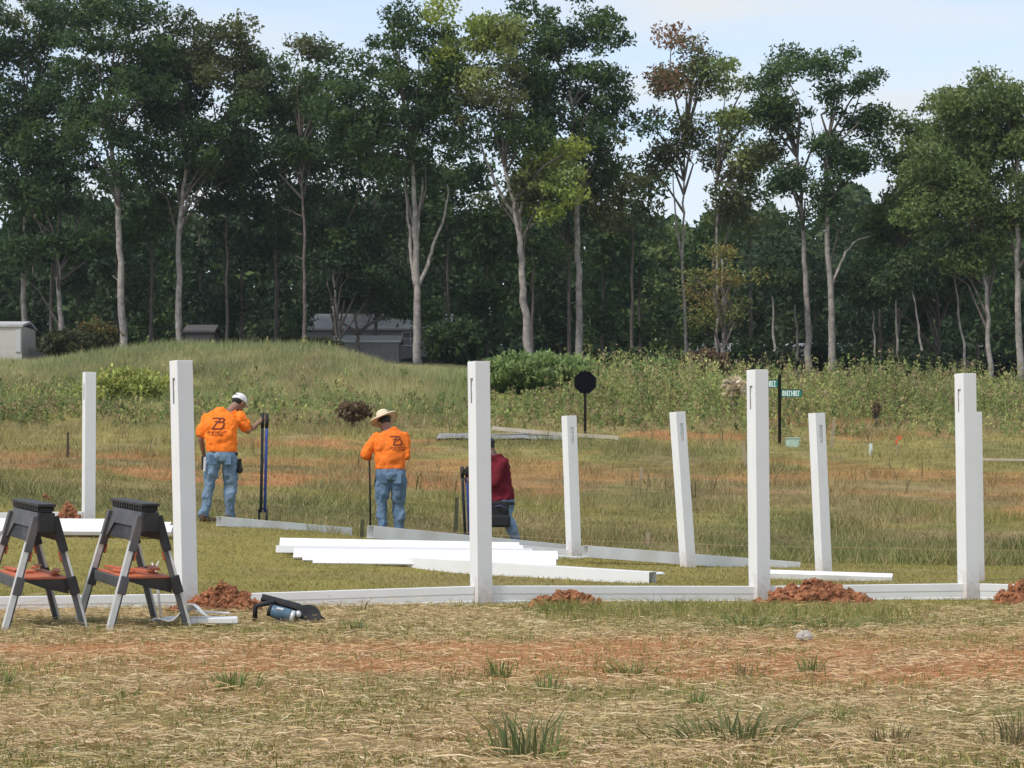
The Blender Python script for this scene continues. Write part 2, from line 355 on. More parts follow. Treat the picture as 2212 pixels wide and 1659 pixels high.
# lying straw, near ground
def straw():
    n = 240000
    x, y = scatter(n, 6.2, 17.2, 1.15, 0.02)
    c, clay = zones(x, y)
    keep = RNG.uniform(0, 1, n) < (1.0 - 0.62 * clay) * (0.35 + 0.9 * sstep(0.35, 0.6, fbm(x*1.6, y*2.2, 77, 3))) * np.where(y > 15.8, 0.6, 1)
    x, y, c = x[keep], y[keep], c[keep]; n = len(x)
    L = RNG.uniform(0.02, 0.085, n) * RNG.choice([1, 1, 1, 1.9], n); a = RNG.uniform(0, np.pi*2, n)
    z = G(x, y) + RNG.exponential(0.010, n) + 0.002
    d = np.stack([np.cos(a), np.sin(a), RNG.normal(0, 0.14, n)], 1); side = np.stack([-np.sin(a), np.cos(a), RNG.normal(0, .8, n)], 1)
    side /= np.linalg.norm(side, axis=1)[:, None]
    wd = RNG.uniform(0.0014, 0.0034, n)[:, None]
    p = np.stack([x, y, z], 1); bend = np.stack([RNG.normal(0,.14,n), RNG.normal(0,.14,n), np.abs(RNG.normal(0,.06,n))], 1) * L[:, None]
    A = p - d*L[:,None]/2; Bm = p + bend; Cc = p + d*L[:,None]/2; Cc[:,2] = np.maximum(Cc[:,2], z - 0.004); A[:,2] = np.maximum(A[:,2], z-0.004)
    V = np.stack([A-side*wd*.5, A+side*wd*.5, Bm+side*wd, Bm-side*wd, Cc+side*wd*.5, Cc-side*wd*.5], 1).reshape(-1, 3)
    i = np.arange(n)[:, None]*6
    Fq = np.concatenate([i + np.array([[0,1,2,3]]), i + np.array([[3,2,4,5]])], 0)
    base = np.array([(0.72,0.53,0.31),(0.80,0.65,0.43),(0.52,0.36,0.19),(0.60,0.47,0.22),(0.25,0.155,0.085)])[RNG.choice(5, n, p=[.3,.22,.22,.16,.10])]
    col = base * RNG.uniform(0.75, 1.15, n)[:, None]; mixk = RNG.uniform(0.05, 0.5, n)[:, None]; col = col*(1-mixk) + c*1.1*mixk
    o = link_mesh('straw', rawmesh('straw', V, Fq, np.repeat(col, 6, 0)), GRASSM); tag(o, 'loose dry straw scattered over the near ground in front of the fence', 'straw', kind='stuff')
straw()

def near_grass():
    n = 165000
    x, y = scatter(n, 6.2, 17.0, 1.1, 0.02)
    d = fbm(x*1.1, y*1.4, 55, 4); px = x / y * F + CX; clayb = zones(x, y)[1]
    strong = sstep(14.0, 14.6, y + (fbm(x*2,y*2,3,3)-.5)) * sstep(1080, 1220, px) * (1 - sstep(1900, 2060, px)) * (1-0.8*sstep(15.6,16.2,y))
    k = sstep(0.45, 0.58, d) * 0.85 + 0.14; k = np.maximum(k * (1 - 0.75*clayb), strong * 0.95)
    m = RNG.uniform(0, 1, n) < k; x, y, st = x[m], y[m], strong[m]; n = len(x)
    H = RNG.uniform(0.012, 0.05, n) * (1 + 1.5 * st + 0.8*(RNG.uniform(0,1,n) < 0.06)); W = RNG.uniform(0.003, 0.006, n)
    B = np.stack([x, y, G(x, y) - 0.003], 1); ln = RNG.normal(0, 0.5, (n, 2)) * H[:, None]
    c = np.array([(0.22,0.235,0.07),(0.31,0.29,0.09),(0.16,0.19,0.055),(0.48,0.38,0.16)])[RNG.choice(4, n, p=[.35,.27,.2,.18])] * RNG.uniform(.7,1.2,n)[:, None]
    o = blades('grass', B, H, W, ln, c); tag(o, 'thin green grass growing through the straw in front of the fence', 'grass', kind='stuff')
near_grass()

def lawn():
    n = 130000
    x, y = scatter(n, 16.6, 30.5, 1.0, 0.03)
    lim = 28.2 - (x+2)*0.15; m = y < lim; x, y = x[m], y[m]; n = len(x)
    c, _ = zones(x, y); H = RNG.uniform(0.012, 0.04, n); W = RNG.uniform(0.006, 0.013, n)
    B = np.stack([x, y, G(x, y) - 0.004], 1); ln = RNG.normal(0, 0.7, (n, 2)) * H[:, None]
    c = c * RNG.uniform(.75, 1.35, n)[:, None]; g = RNG.uniform(0,1,n) < .3; c[g] = c[g]*0.5 + C_GREEN*0.6
    o = blades('lawn_grass', B, H, W, ln, c, two=False); tag(o, 'short olive lawn between the two rows of white posts', 'lawn', kind='stuff')
lawn()

def field():
    n = 210000
    x, y = scatter(n, 27.0, 92, 1.25, 0.02)
    lim = 27.6 - (x+2)*0.15; m = y > lim; x, y = x[m], y[m]; n = len(x)
    c, _ = zones(x, y); d = fbm(x*0.5, y*0.35, 21, 4); n2 = fbm(x*1.6, y*1.1, 22, 3)
    H = (0.02 + 0.19 * sstep(0.46, 0.72, d)**1.5 + 0.09 * RNG.uniform(0, 1, n)**2) * (0.6 + 0.8*n2) * (1 + 0.6*sstep(55, 85, y))
    W = 0.010 + 0.010 * y / 40 * RNG.uniform(0.5, 1, n)
    B = np.stack([x, y, G(x, y) - 0.01], 1); ln = RNG.normal(0, 0.45, (n, 2)) * H[:, None]
    c = c * RNG.uniform(.7, 1.45, n)[:, None]
    g = RNG.uniform(0,1,n) < 0.25*sstep(.4,.6,d); c[g] = c[g]*0.4 + C_WEED*0.75
    t = RNG.uniform(0,1,n) < 0.14; c[t] = C_TAN*1.3
    o = blades('field_grass', B, H, W, ln, c, two=False); tag(o, 'rough unmown field grass with rusty clay patches behind the workers', 'field grass', kind='stuff')
field()

def weeds():
    """tall leafy weeds: stems with small leaves, joined; green bands near the top of the slope and on the mound"""
    n = 11000
    x, y = scatter(n, 80, 112, 1.0, 0.02)
    px = x / y * F + CX; d = fbm(x*0.25, y*0.22, 61, 4)
    right = sstep(1000, 1300, px); left = (1 - sstep(100, 560, px))
    k = 0.12 + right * sstep(86, 94, y + (d-.5)*22) * 1.0 + sstep(0.5, .6, d)*0.45*(y < 98)*(1-right) + left * sstep(.42,.55,d)*(y<100)*0.9
    md = (1-right) * (y > 100); k = np.where(md > .5, k*0.15, k)
    m = RNG.uniform(0, 1, n) < k; x, y, px, d = x[m], y[m], px[m], d[m]; n = len(x)
    right = sstep(1000, 1300, px)
    H = RNG.uniform(0.25, 0.7, n) + right * RNG.uniform(0.0, 1.0, n)**1.3 * 1.5 * sstep(86, 96, y) * sstep(.3,.62,fbm(x*.16,y*.12,63,3)+.08*RNG.normal(0,1,n))
    L = 24; t = RNG.uniform(0.05, 1, (n, L)); R = (0.22 * (1.1 - t)) * (0.6 + H[:, None])
    a = RNG.uniform(0, 2*np.pi, (n, L)); ln = RNG.normal(0, .12, (n, 2)) * H[:, None]; z0 = G(x, y)
    cx = x[:, None] + np.cos(a)*R*RNG.uniform(.2,1,(n,L)) + ln[:,:1]*t; cy = y[:, None] + np.sin(a)*R + ln[:,1:]*t; cz = z0[:, None] + t*H[:, None]
    c0 = np.array([(0.30,0.33,0.11),(0.22,0.27,0.09),(0.38,0.35,0.14),(0.30,0.23,0.12),(0.14,0.18,0.06)])[RNG.choice(5, n, p=[.34,.26,.2,.08,.12])] * RNG.uniform(.8,1.25,n)[:,None]
    patch = .65 + .8*fbm(x*.22, y*.15, 64, 3); c0 = c0 * patch[:,None]
    cc = np.repeat(c0[:, None], L, 1) * RNG.uniform(.75,1.25,(n,L,1)); br = (RNG.uniform(0,1,(n,1)) < .35) & (t > .8); cc[br] = np.array((.36,.28,.15))*RNG.uniform(.7,1.2,(br.sum(),1))
    leafquads('tall_weeds', np.stack([cx,cy,cz],-1).reshape(-1,3), RNG.uniform(.025,.06,n*L), cc.reshape(-1,3), tall=2.2, lab=('tall green weeds lining the top of the slope below the trees', 'weeds'))
def stalks():
    n = 230; x, y = scatter(n, 48, 98, 1.0, .01); k = fbm(x*.2, y*.15, 66, 3) > .47; x, y = x[k], y[k]; n = len(x)
    B = np.repeat(np.stack([x, y, G(x, y)], 1), 5, 0); m = len(B); B[:, :2] += RNG.normal(0, .05, (m, 2)); H = RNG.uniform(.3, .95, m) * np.repeat(RNG.uniform(.5, 1, n), 5)
    c = np.array([(.10,.075,.045),(.34,.27,.15),(.16,.15,.06)])[RNG.integers(3, size=m)]
    o = blades('dry_stalks', B, H, RNG.uniform(.012,.024,m), RNG.normal(0,.3,(m,2))*H[:,None], c); tag(o, 'thin dry weed stalks standing here and there in the rough field', 'stalks', kind='stuff')
def leafquads(name, Cn, S, C, parent=None, tall=1.0, lab=None, up=0.0, m=LEAF, long=1.5, tri=False):
    n = len(Cn)
    nrm = RNG.normal(0, 1, (n, 3)); nrm[:, 2] = nrm[:, 2] + up; nrm /= np.linalg.norm(nrm, axis=1)[:, None]
    r = RNG.normal(0, 1, (n, 3)); r[:, 2] *= tall
    u = np.cross(nrm, r); u = r - nrm * (r*nrm).sum(1)[:, None]; u /= np.linalg.norm(u, axis=1)[:, None]; v = np.cross(nrm, u)
    u = u * (S*long*(tall**.3))[:, None]; v = v * (S*0.75)[:, None]
    if tri:
        V = np.stack([Cn - u*.8 - v, Cn + v - u*.5, Cn + u], 1).reshape(-1, 3); me = rawmesh(name, V, np.arange(n*3).reshape(-1, 3), np.repeat(C, 3, 0)); return link_mesh(name, me, m, parent)
    V = np.stack([Cn - u, Cn + v, Cn + u, Cn - v], 1).reshape(-1, 3)
    me = rawmesh(name, V, np.arange(n*4).reshape(-1, 4), np.repeat(C, 4, 0))
    o = link_mesh(name, me, m, parent)
    if lab: tag(o, lab[0], lab[1], kind='stuff')
    return o
weeds()
stalks()

def mound_grass():
    n = 60000
    x, y = scatter(n, 92, 116, 1.0, u0=-0.26, u1=-0.02)
    c, _ = zones(x, y); H = RNG.uniform(0.2, 0.55, n); W = RNG.uniform(.02, .04, n)
    B = np.stack([x, y, G(x, y) - 0.02], 1); ln = RNG.normal(0.06, 0.3, (n, 2)) * H[:, None]
    px = x/y*F+CX
    c = c * RNG.uniform(.75,1.35,n)[:,None]; g = RNG.uniform(0,1,n) < .45 + .4*sstep(103,107,y); c[g] = c[g]*.4 + np.array((0.30,0.36,0.17))*.6
    o = blades('mound_grass', B, H, W, ln, c, two=False); tag(o, 'pale dry grass covering the low mound under the trees', 'mound grass', kind='stuff')
mound_grass()

# ------------------------------------------------------------------ trees
GREENS = {
 'dark':  [(0.034,0.058,0.020),(0.050,0.078,0.024),(0.024,0.044,0.018)],
 'deep':  [(0.026,0.044,0.018),(0.042,0.056,0.022),(0.018,0.034,0.017)],
 'olive': [(0.060,0.068,0.026),(0.075,0.078,0.030),(0.040,0.052,0.024)],
 'yellow':[(0.175,0.205,0.040),(0.140,0.175,0.038),(0.095,0.125,0.034)],
 'light': [(0.120,0.150,0.048),(0.090,0.125,0.044),(0.145,0.160,0.052)],
 'red':   [(0.165,0.075,0.045),(0.120,0.075,0.040),(0.075,0.085,0.035)],
 'autumn':[(0.120,0.115,0.035),(0.080,0.100,0.032),(0.160,0.105,0.040)],
 'right': [(0.070,0.098,0.030),(0.054,0.080,0.028),(0.092,0.110,0.036)],
}
LK = 1.85
def crown_clumps(lobes, D, dens):
    """lobes: (px, py, rx, ry, kind) ellipses in photo pixels at distance D -> clump centres, radii, kinds"""
    out = []; s = D / F; LS0 = 1.38
    for (px, py, rx, ry, kind) in lobes:
        LS = LS0 if px < 1380 else (1.12 if px < 1935 and py < 480 else 1.30)
        c = P(px, py, D); a, b = rx*s*LS, ry*s*LS; dp = min(max(a, b*0.6), 5.0)
        n = max(6, int(dens * a * b * (2.45 if px < 1380 or px > 1935 else 2.1)))
        for _ in range(n):
            v = RNG.normal(0, 1, 3); v /= np.linalg.norm(v); r = RNG.uniform(0.02, 1) ** 0.42
            out.append((c.x + v[0]*a*r, D + v[1]*dp*r, c.z + v[2]*b*r, RNG.uniform(0.5, 1.5), kind))
    return out
def tree(label, D, trunk, lobes, name='tree', w0=16, branches=(), dens=1.0, leaves=215, size=0.118, bark=None, group=None, limbs=True, gap=1.0):
    """trunk: [(px, py)...] from base up; w0 base width in photo pixels"""
    s = D / F; pts = [P(px, py, D) for px, py in trunk]
    gz = g1(pts[0].x, D); base = Vector((pts[0].x, D, gz - 0.3))
    root = empty(name, (base.x, D, gz), 0, label, 'tree', group)
    off = -Vector((base.x, D, gz))
    bm = bmesh.new(); path = [base] + pts; 
    if path[1].z < path[0].z + .5: path = [base] + [p for p in pts if p.z > base.z + .6]
    # resample with wobble
    fine = []; rr = []
    zs0, zs1 = path[0].z, path[-1].z
    for i in range(len(path)-1):
        for k in range(4):
            t = k / 4; p = path[i].lerp(path[i+1], t)
            fine.append(p + Vector((RNG.normal(0, .05), RNG.normal(0, .05), 0)))
    fine.append(path[-1])
    for p in fine:
        t = (p.z - zs0) / max(zs1 - zs0, .1); rr.append(max(w0*s/2 * (1.22 if t < 0.03 else 1.0) * (1 - 0.60*t), 0.04))
    tube(bm, [p + off for p in fine], rr, 10)
    ob('trunk', bm, bark or BARK, root, True)
    top = path[-1]
    for br in branches:      # (width px, [(px,py)...]) visible limbs
        bmb = bmesh.new(); bp = [P(px, py, D) + Vector((0, (0.15*j) * (-1 if len(br) % 2 else 1), 0)) for j, (px, py) in enumerate(br[1])]
        ff = []
        for i in range(len(bp)-1):
            for k in range(3): ff.append(bp[i].lerp(bp[i+1], k/3) + Vector((RNG.normal(0,.04),0,RNG.normal(0,.04))))
        ff.append(bp[-1]); m = len(ff)
        tube(bmb, [p + off for p in ff], [max(br[0]*s/2*(1 - .7*i/(m-1)), .025) for i in range(m)], 8)
        ob('limb', bmb, bark or BARK, root, True)
    cl = crown_clumps(lobes, D, dens)
    if limbs and cl:
        bmb = bmesh.new(); pick = RNG.permutation(len(cl))[:14]
        for i in pick:
            e = Vector(cl[i][:3]); zt = min(max(e.z - RNG.uniform(1.5, 5), base.z + 2), top.z)
            # start on the trunk at height zt
            st = min(fine, key=lambda p: abs(p.z - zt)); mid = st.lerp(e, 0.5) + Vector((RNG.normal(0,.5), RNG.normal(0,.5), 0.5))
            tube(bmb, [st + off, mid + off, e + off], [0.10, 0.06, 0.02], 5, False)
        ob('limb', bmb, BARK_D, root, True)
    # leaves: each clump a flattened spray of leaf clusters
    CC, SS, KK = [], [], []
    for (cx, cy, cz, r, kind) in cl:
        pal = np.array(GREENS[kind])*LK; n = int(leaves * r * r)
        v = RNG.normal(0, 1, (n, 3)); v /= np.linalg.norm(v, axis=1)[:, None]; v *= (RNG.uniform(0, 1, (n, 1)) ** 0.5) * r * gap * np.exp(np.abs(RNG.normal(0, .16, (n, 1))))
        v[:, 2] *= 0.62; CC.append(v + np.array([cx, cy, cz])); SS.append(RNG.uniform(0.6, 1.35, n) * size)
        tint = pal[RNG.integers(len(pal))] * RNG.uniform(.85, 1.25); KK.append(tint[None]*.6 + pal[RNG.integers(len(pal), size=n)]*.4 * RNG.uniform(.8,1.3,(n,1)))
    o = leafquads('crown', np.concatenate(CC) + np.array(off), np.concatenate(SS), np.concatenate(KK), root, up=0.5, tri=True)
    return root

T = tree
T('tall pale trunk tree with its crown reaching above the picture, left of the widest mound', 146,
  [(265,755),(262,600),(255,470),(250,400),(238,300),(232,215)], [(250,90,110,95,'dark'),(180,200,90,90,'dark'),(300,230,80,90,'dark'),(230,330,90,70,'dark'),(255,10,70,40,'dark')], w0=18,
  branches=[(9,[(234,230),(222,190),(212,160)]),(8,[(240,300),(250,230),(255,180)]),(3,[(257,610),(243,595)])], dens=.55)
T('broad crowned tree with a twin pale trunk behind the crest of the mound', 148,
  [(388,745),(386,600),(384,520),(394,430),(402,350)], [(430,100,120,55,'olive'),(360,160,70,70,'dark'),(500,140,80,80,'olive'),(440,230,90,60,'dark'),(540,260,60,60,'dark'),(400,330,80,50,'dark'),(350,75,60,40,'olive'),(510,95,60,40,'olive'),(565,150,45,45,'dark'),(470,330,80,50,'dark')], w0=17,
  branches=[(7,[(385,530),(398,450),(410,400)])], dens=.5)
T('slender straight pine with short dead side branches left of the grey house', 147,
  [(660,748),(658,600),(655,480),(652,380),(650,300)], [(650,150,38,55,'olive'),(645,230,60,50,'dark'),(655,310,55,45,'dark')], name='pine_tree', w0=10,
  branches=[(3,[(656,560),(640,553)]),(3,[(655,470),(630,455),(612,450)]),(3,[(654,510),(640,500)])], bark=BARK_D, dens=.7)
T('small leafy tree with a forked thin trunk in front of the grey house', 149,
  [(730,755),(727,680),(724,620),(716,540)], [(740,440,80,60,'deep'),(700,520,60,45,'dark'),(765,530,70,50,'deep'),(735,590,75,45,'deep')], w0=11, branches=[(7,[(727,700),(716,650),(706,600)])], dens=.6)
T('large tree whose bright trunk forks low into several upright stems beside the grey house', 143,
  [(903,788),(902,700),(900,610),(897,500),(893,400),(888,310)], [(860,120,100,80,'dark'),(800,190,80,80,'dark'),(880,240,90,80,'dark'),(830,310,80,60,'dark'),(930,330,60,60,'dark'),(770,270,60,60,'dark'),(960,180,50,60,'dark')], w0=19,
  branches=[(11,[(900,625),(888,560),(882,470),(872,380),(868,320)]),(10,[(903,620),(925,570),(935,530),(955,480),(966,425),(965,395)]),(8,[(899,520),(908,430),(912,380)])], dens=.6)
T('low spreading tree with dark forking limbs in front of the pale house roof', 151,
  [(772,768),(771,730),(773,712)], [(700,645,50,24,'deep'),(780,632,65,28,'deep'),(850,642,50,26,'dark'),(650,690,20,14,'dark'),(925,690,26,20,'dark')], w0=14,
  branches=[(8,[(772,722),(745,700),(722,688)]),(8,[(774,722),(800,698),(835,682),(860,676)]),(6,[(773,715),(768,690),(760,668)]),(5,[(790,706),(800,684),(806,668)])], bark=BARK_D, dens=.9, limbs=False)
T('tall tree topped with bright yellow green leaves, its pale trunk rising behind the green bush', 142,
  [(1141,762),(1133,650),(1126,560),(1118,490),(1105,420),(1090,360)], [(1000,50,80,50,'yellow'),(960,130,55,55,'yellow'),(1050,120,70,60,'light'),(1040,210,80,55,'olive'),(1080,290,70,50,'dark'),(1190,300,60,55,'yellow'),(1215,400,50,60,'yellow'),(1150,400,60,50,'light'),(1100,420,60,35,'olive')], w0=20,
  branches=[(11,[(1121,500),(1124,450),(1128,400)]),(9,[(1112,470),(1070,390),(1045,330),(1025,250)])], dens=.62)
T('tall dark crowned tree on a straight grey trunk right of the green bush', 146,
  [(1253,786),(1250,650),(1247,520),(1244,400),(1238,280),(1232,180)], [(1200,40,90,60,'dark'),(1170,140,80,70,'dark'),(1280,140,80,70,'dark'),(1250,240,90,70,'dark'),(1330,290,60,60,'dark'),(1290,350,70,50,'dark'),(1150,230,60,50,'dark'),(1310,60,40,40,'dark')], w0=17, dens=.6, bark=BARK)
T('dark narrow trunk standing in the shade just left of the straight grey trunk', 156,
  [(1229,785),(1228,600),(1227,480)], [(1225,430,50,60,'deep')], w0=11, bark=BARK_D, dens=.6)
T('airy reddish tree with two thin stems, its top turning autumn red', 150,
  [(1482,800),(1480,700),(1474,570),(1478,500),(1477,420),(1480,300)], [(1470,105,62,48,'red'),(1440,180,50,55,'red'),(1500,180,55,60,'olive'),(1460,280,55,60,'olive'),(1500,330,45,60,'olive'),(1430,350,40,50,'olive')], w0=8,
  branches=[(6,[(1472,560),(1464,500),(1459,440),(1450,330)])], dens=.42, leaves=150)
T('thin light green tree between the reddish tree and the dark pair of trees', 149,
  [(1548,798),(1550,650),(1549,520),(1548,400),(1552,300)], [(1555,160,48,50,'light'),(1600,230,55,70,'light'),(1550,270,50,60,'light'),(1625,340,45,50,'light'),(1560,390,65,60,'olive'),(1600,450,60,40,'olive')], w0=8, dens=.42, leaves=150)
T('small yellowing tree with sparse leaves and a pale stem at the edge of the weeds', 138,
  [(1563,803),(1561,720),(1561,640),(1559,560)], [(1555,545,42,26,'autumn'),(1530,600,42,26,'autumn'),(1595,600,36,22,'autumn'),(1560,650,46,22,'autumn'),(1545,690,30,14,'autumn')], w0=10, dens=.9, leaves=110, size=.085)
T('left tree of the dark crowned pair, with the straighter trunk', 146,
  [(1748,822),(1744,700),(1737,560),(1732,440),(1722,340)], [(1690,150,60,55,'dark'),(1660,210,50,60,'dark'),(1720,240,60,60,'dark'),(1680,320,65,60,'olive'),(1715,400,45,45,'dark')], w0=16, dens=.6)
T('right tree of the dark crowned pair, with a dead forked limb reaching right', 144,
  [(1798,822),(1796,700),(1792,600),(1785,500),(1786,420),(1790,300)], [(1790,150,60,55,'dark'),(1850,200,60,55,'dark'),(1880,280,40,40,'dark'),(1800,260,70,60,'dark'),(1800,350,50,50,'dark'),(1840,350,28,24,'dark'),(1790,430,40,30,'dark')], w0=17,
  branches=[(8,[(1797,615),(1812,580),(1828,545),(1850,515),(1885,508)])], dens=.55)
T('leafy tree with a pale trunk, second from the right edge', 140,
  [(2142,833),(2136,740),(2130,640),(2126,560)], [(2100,250,80,70,'right'),(2050,320,80,70,'right'),(2120,370,80,70,'right'),(2040,430,80,60,'right'),(2140,480,70,60,'right'),(2080,540,80,50,'right')], w0=13, dens=1.0)
T('tall pale trunk tree at the right edge of the picture', 139,
  [(2203,838),(2201,700),(2199,550),(2197,430),(2196,330)], [(2190,230,60,60,'right'),(2230,320,60,80,'right'),(2180,190,50,40,'right'),(2220,480,60,60,'right'),(2150,270,50,50,'right')], w0=16, branches=[(5,[(2198,440),(2190,390),(2186,340)]),(5,[(2198,430),(2208,390)])], dens=.7)
T('dim trunk tree in front of the shaded wood, second trunk from the left edge', 149,
  [(138,775),(132,690),(126,610),(124,520)], [(90,420,80,70,'dark'),(140,500,70,60,'dark'),(60,520,60,60,'dark')], w0=15, dens=.7)
T('dark leafy tree filling the top left corner of the picture', 150,
  [(50,780),(52,600),(55,450),(52,300)], [(40,60,90,75,'dark'),(110,40,60,45,'olive'),(30,170,80,70,'dark'),(90,260,70,70,'dark'),(20,320,70,80,'dark'),(100,360,60,50,'dark'),(-40,200,60,90,'dark')], w0=14, dens=.6)
T('green tree sloping down the left side of the right hand group', 147,
  [(1940,822),(1938,700),(1935,560)], [(1988,372,55,55,'right'),(1912,462,40,38,'right'),(2000,290,60,55,'right'),(1985,440,70,60,'right'),(1930,540,70,50,'dark'),(1905,490,34,30,'right'),(2050,360,60,60,'right'),(2010,400,60,60,'right')], w0=6, dens=1.05)
T('rounded green tree below the sloping right hand crowns', 150,
  [(2030,822),(2028,700)], [(2010,560,80,60,'dark'),(2080,620,70,50,'dark'),(1960,630,60,50,'deep')], w0=6, dens=.7)
for (px, D, w0, tp, yb, lab) in ((1675,146,8,(1668,640),810,'thin bare pale trunk just left of the dark pair of trees'),(1723,148,7,(1718,640),815,'thin dim trunk close beside the left tree of the dark pair'),
   (2001,141,7,(1970,628),828,'thin pale trunk bending left in the middle of the right hand wood'),(2088,142,7,(2060,590),830,'thin crooked pale trunk left of the second tree from the right edge'),
   (1894,146,6,(1885,670),822,'thin straight trunk below the sloping green tree'),(1938,145,7,(1935,650),822,'thin rough trunk with broken twigs below the sloping green tree')):
    mid = ((px*0.55 + tp[0]*0.45), (yb*0.5 + tp[1]*0.5))
    T(lab, D, [(px, yb), mid, tp], [(tp[0]-5, tp[1]-40, 45, 40, 'deep')], w0=w0, dens=.6, limbs=False, leaves=130)

# mid-storey: dense dark trees behind the tall trunks
MID = [(-30,'dark',400),(70,'deep',380),(165,'dark',370),(250,'deep',400),(330,'dark',380),(430,'deep',350),(520,'deep',290),(600,'deep',300),(690,'deep',320),(790,'deep',330),(880,'deep',360),(960,'dark',340),(1050,'dark',380),(1140,'dark',380),(1210,'deep',420),(1300,'dark',380),(1380,'dark',390),(1450,'right',450),(1530,'dark',470),(1620,'deep',470),(1690,'deep',480),(1760,'deep',520),(1850,'deep',540),(1930,'deep',560),(2020,'deep',520),(2110,'dark',480),(2200,'dark',420)]
WHERE = ['at the very left edge above the white shed','just right of the white shed','behind the second trunk from the left edge','behind the tall pale trunk left of the mound','between the tall pale trunk and the twin trunk tree','behind the twin trunk tree',
 'right of the twin trunk tree above the small brown shed','left of the slender pine','behind the slender pine','above the roof of the grey house','left of the many stemmed bright trunk','right of the many stemmed bright trunk','left of the leaning pale trunk','behind the leaning pale trunk',
 'behind the dark narrow trunk','just right of the straight grey trunk','left of the reddish airy tree','behind the reddish airy tree','behind the small yellowing tree','between the yellowing tree and the dark pair','behind the left tree of the dark pair','behind the forked dead limb',
 'right of the forked dead limb','below the sloping green tree','behind the thin pale trunk that bends left','behind the second tree from the right edge','at the very right edge']
for i, (px, kind, yt) in enumerate(MID):
    D = 163 + 9 * ((i * 7) % 3); h = 760 - yt; lob = []
    for k in range(4):
        yy = yt + 45 + h * k / 4.3; lob.append((px + RNG.uniform(-18, 18), yy, 48 + 8*(k % 2), 54, kind))
    T('dense dark tree ' + WHERE[i], D, [(px, 790), (px+3, 650), (px, yt+90)], lob, w0=8, bark=BARK_D, dens=.55, leaves=75, size=0.20, limbs=False, group='dense shaded trees behind the tall trunks', gap=1.2)
# upper storey behind the front row, closing most gaps in the canopy
for (px, yt, yb, rx, kind, lab) in ((110,60,490,95,'dark','full leafed tall tree between the top left corner tree and the pale trunk'),(325,110,500,75,'dark','tall leafy tree behind the gap left of the broad crowned tree'),
   (490,190,500,80,'deep','tall dark tree under the right side of the broad crown'),(595,170,490,62,'dark','tall dark tree left of the slender pine crown'),(720,110,500,75,'dark','tall bushy tree between the slender pine and the many stemmed tree'),
   (810,300,470,75,'deep','dark leafy tree tucked below the left side of the many stemmed tree'),(965,220,520,80,'dark','dark leafy tree between the many stemmed tree and the leaning trunk'),
   (1150,290,540,75,'dark','dark leafy tree below the yellow green patches'),(1365,330,480,62,'olive','sparse leafy tree in the gap right of the straight grey trunk'),
   (1620,400,520,55,'right','green leafy tree between the light green tree and the dark pair'),(2130,300,520,80,'right','bulky green tree behind the right edge trunks'),(1900,520,640,45,'dark','dark tree at the foot of the sloping right hand crowns')):
    n = max(2, int((yb-yt)/75)); lob = [(px + RNG.uniform(-22,22), yt + 35 + (yb-yt-50)*k/max(n-1,1), rx*RNG.uniform(.85,1.1), 48, kind) for k in range(n)]
    T(lab, 155, [(px,790),(px+2,600),(px,yb-40)], lob, w0=9, bark=BARK_D, dens=.6, leaves=130, size=.14, limbs=False, group='leafy trees filling the canopy', gap=1.1)

def far_wood():
    """the wood behind, reads as one mass"""
    n = 85000; D = RNG.uniform(195, 230, n); px = RNG.uniform(-350, 2560, n)
    topn = 455 + 90*(fbm(px/90, px*0, 91, 3)-.5)*2
    py = topn + (830 - topn) * RNG.uniform(0, 1, n)
    C = np.stack([(px-CX)/F*D, D, CH + (HY-py)/F*D], 1)
    pal = LK*np.array(GREENS['deep']+GREENS['dark'])[RNG.integers(6, size=n)] * RNG.uniform(.7,1.2,(n,1))
    leafquads('far_wood', C, RNG.uniform(.25,.5,n), pal, lab=('dark mass of woodland closing the view behind all the trees', 'woodland'), up=.3)
far_wood()

def bush(label, px, py, rx, ry, D, kind, name='bush', size=0.07, n=5000, group=None, cat='bush', upright=False):
    s = D / F; c = P(px, py, D); gz = g1(c.x, D)
    root = empty(name, (c.x, D, gz), 0, label, cat, group)
    bm = bmesh.new()
    for _ in range(9):
        a = RNG.uniform(0, 6.28); e = Vector((math.cos(a)*rx*s*RNG.uniform(.2,.8), math.sin(a)*rx*s*.5, max(.2, (c.z - gz) + ry*s*RNG.uniform(-.2,.7))))
        tube(bm, [(0,0,-.1), e*0.5 + Vector((0,0,.1)), e], [.02,.014,.006], 5, False)
    ob('stem', bm, BARK_D, root)
    v = RNG.normal(0, 1, (n, 3)); v /= np.linalg.norm(v, axis=1)[:, None]
    lump = 1 + .25*np.sin(v[:,0]*7+px)*np.cos(v[:,2]*6+v[:,1]*5)
    v *= (RNG.uniform(0,1,(n,1))**.33) * lump[:,None]
    v = v * np.array([rx*s, min(rx*s, 3.0), ry*s]) * np.exp(RNG.normal(0,.09,(n,1))) + np.array([0, 0, c.z - gz]); v[:,2] = np.maximum(v[:,2], RNG.uniform(0,.2,n))
    pal = np.array(GREENS[kind])*(1.7 if kind in ('bushgreen','lime') else 1.1); patch = np.sin(v[:,0]*3)*np.cos(v[:,1]*2+v[:,2]*4)*.2+1  # lower factor paints tree shade into shrub colours; brown and cream share it
    leafquads('foliage', v, RNG.uniform(.6,1.4,n)*size, pal[RNG.integers(len(pal), size=n)]*RNG.uniform(.8,1.3,(n,1))*patch[:,None], root, up=.3, tall=2.0 if upright else 1.0)
    return root
GREENS['bushgreen'] = [(0.12,0.165,0.055),(0.15,0.195,0.065),(0.09,0.13,0.045)]
GREENS['lime'] = [(0.20,0.22,0.05),(0.15,0.18,0.05),(0.24,0.235,0.07)]
GREENS['brown'] = [(0.14,0.085,0.05),(0.10,0.07,0.045),(0.17,0.12,0.07)]
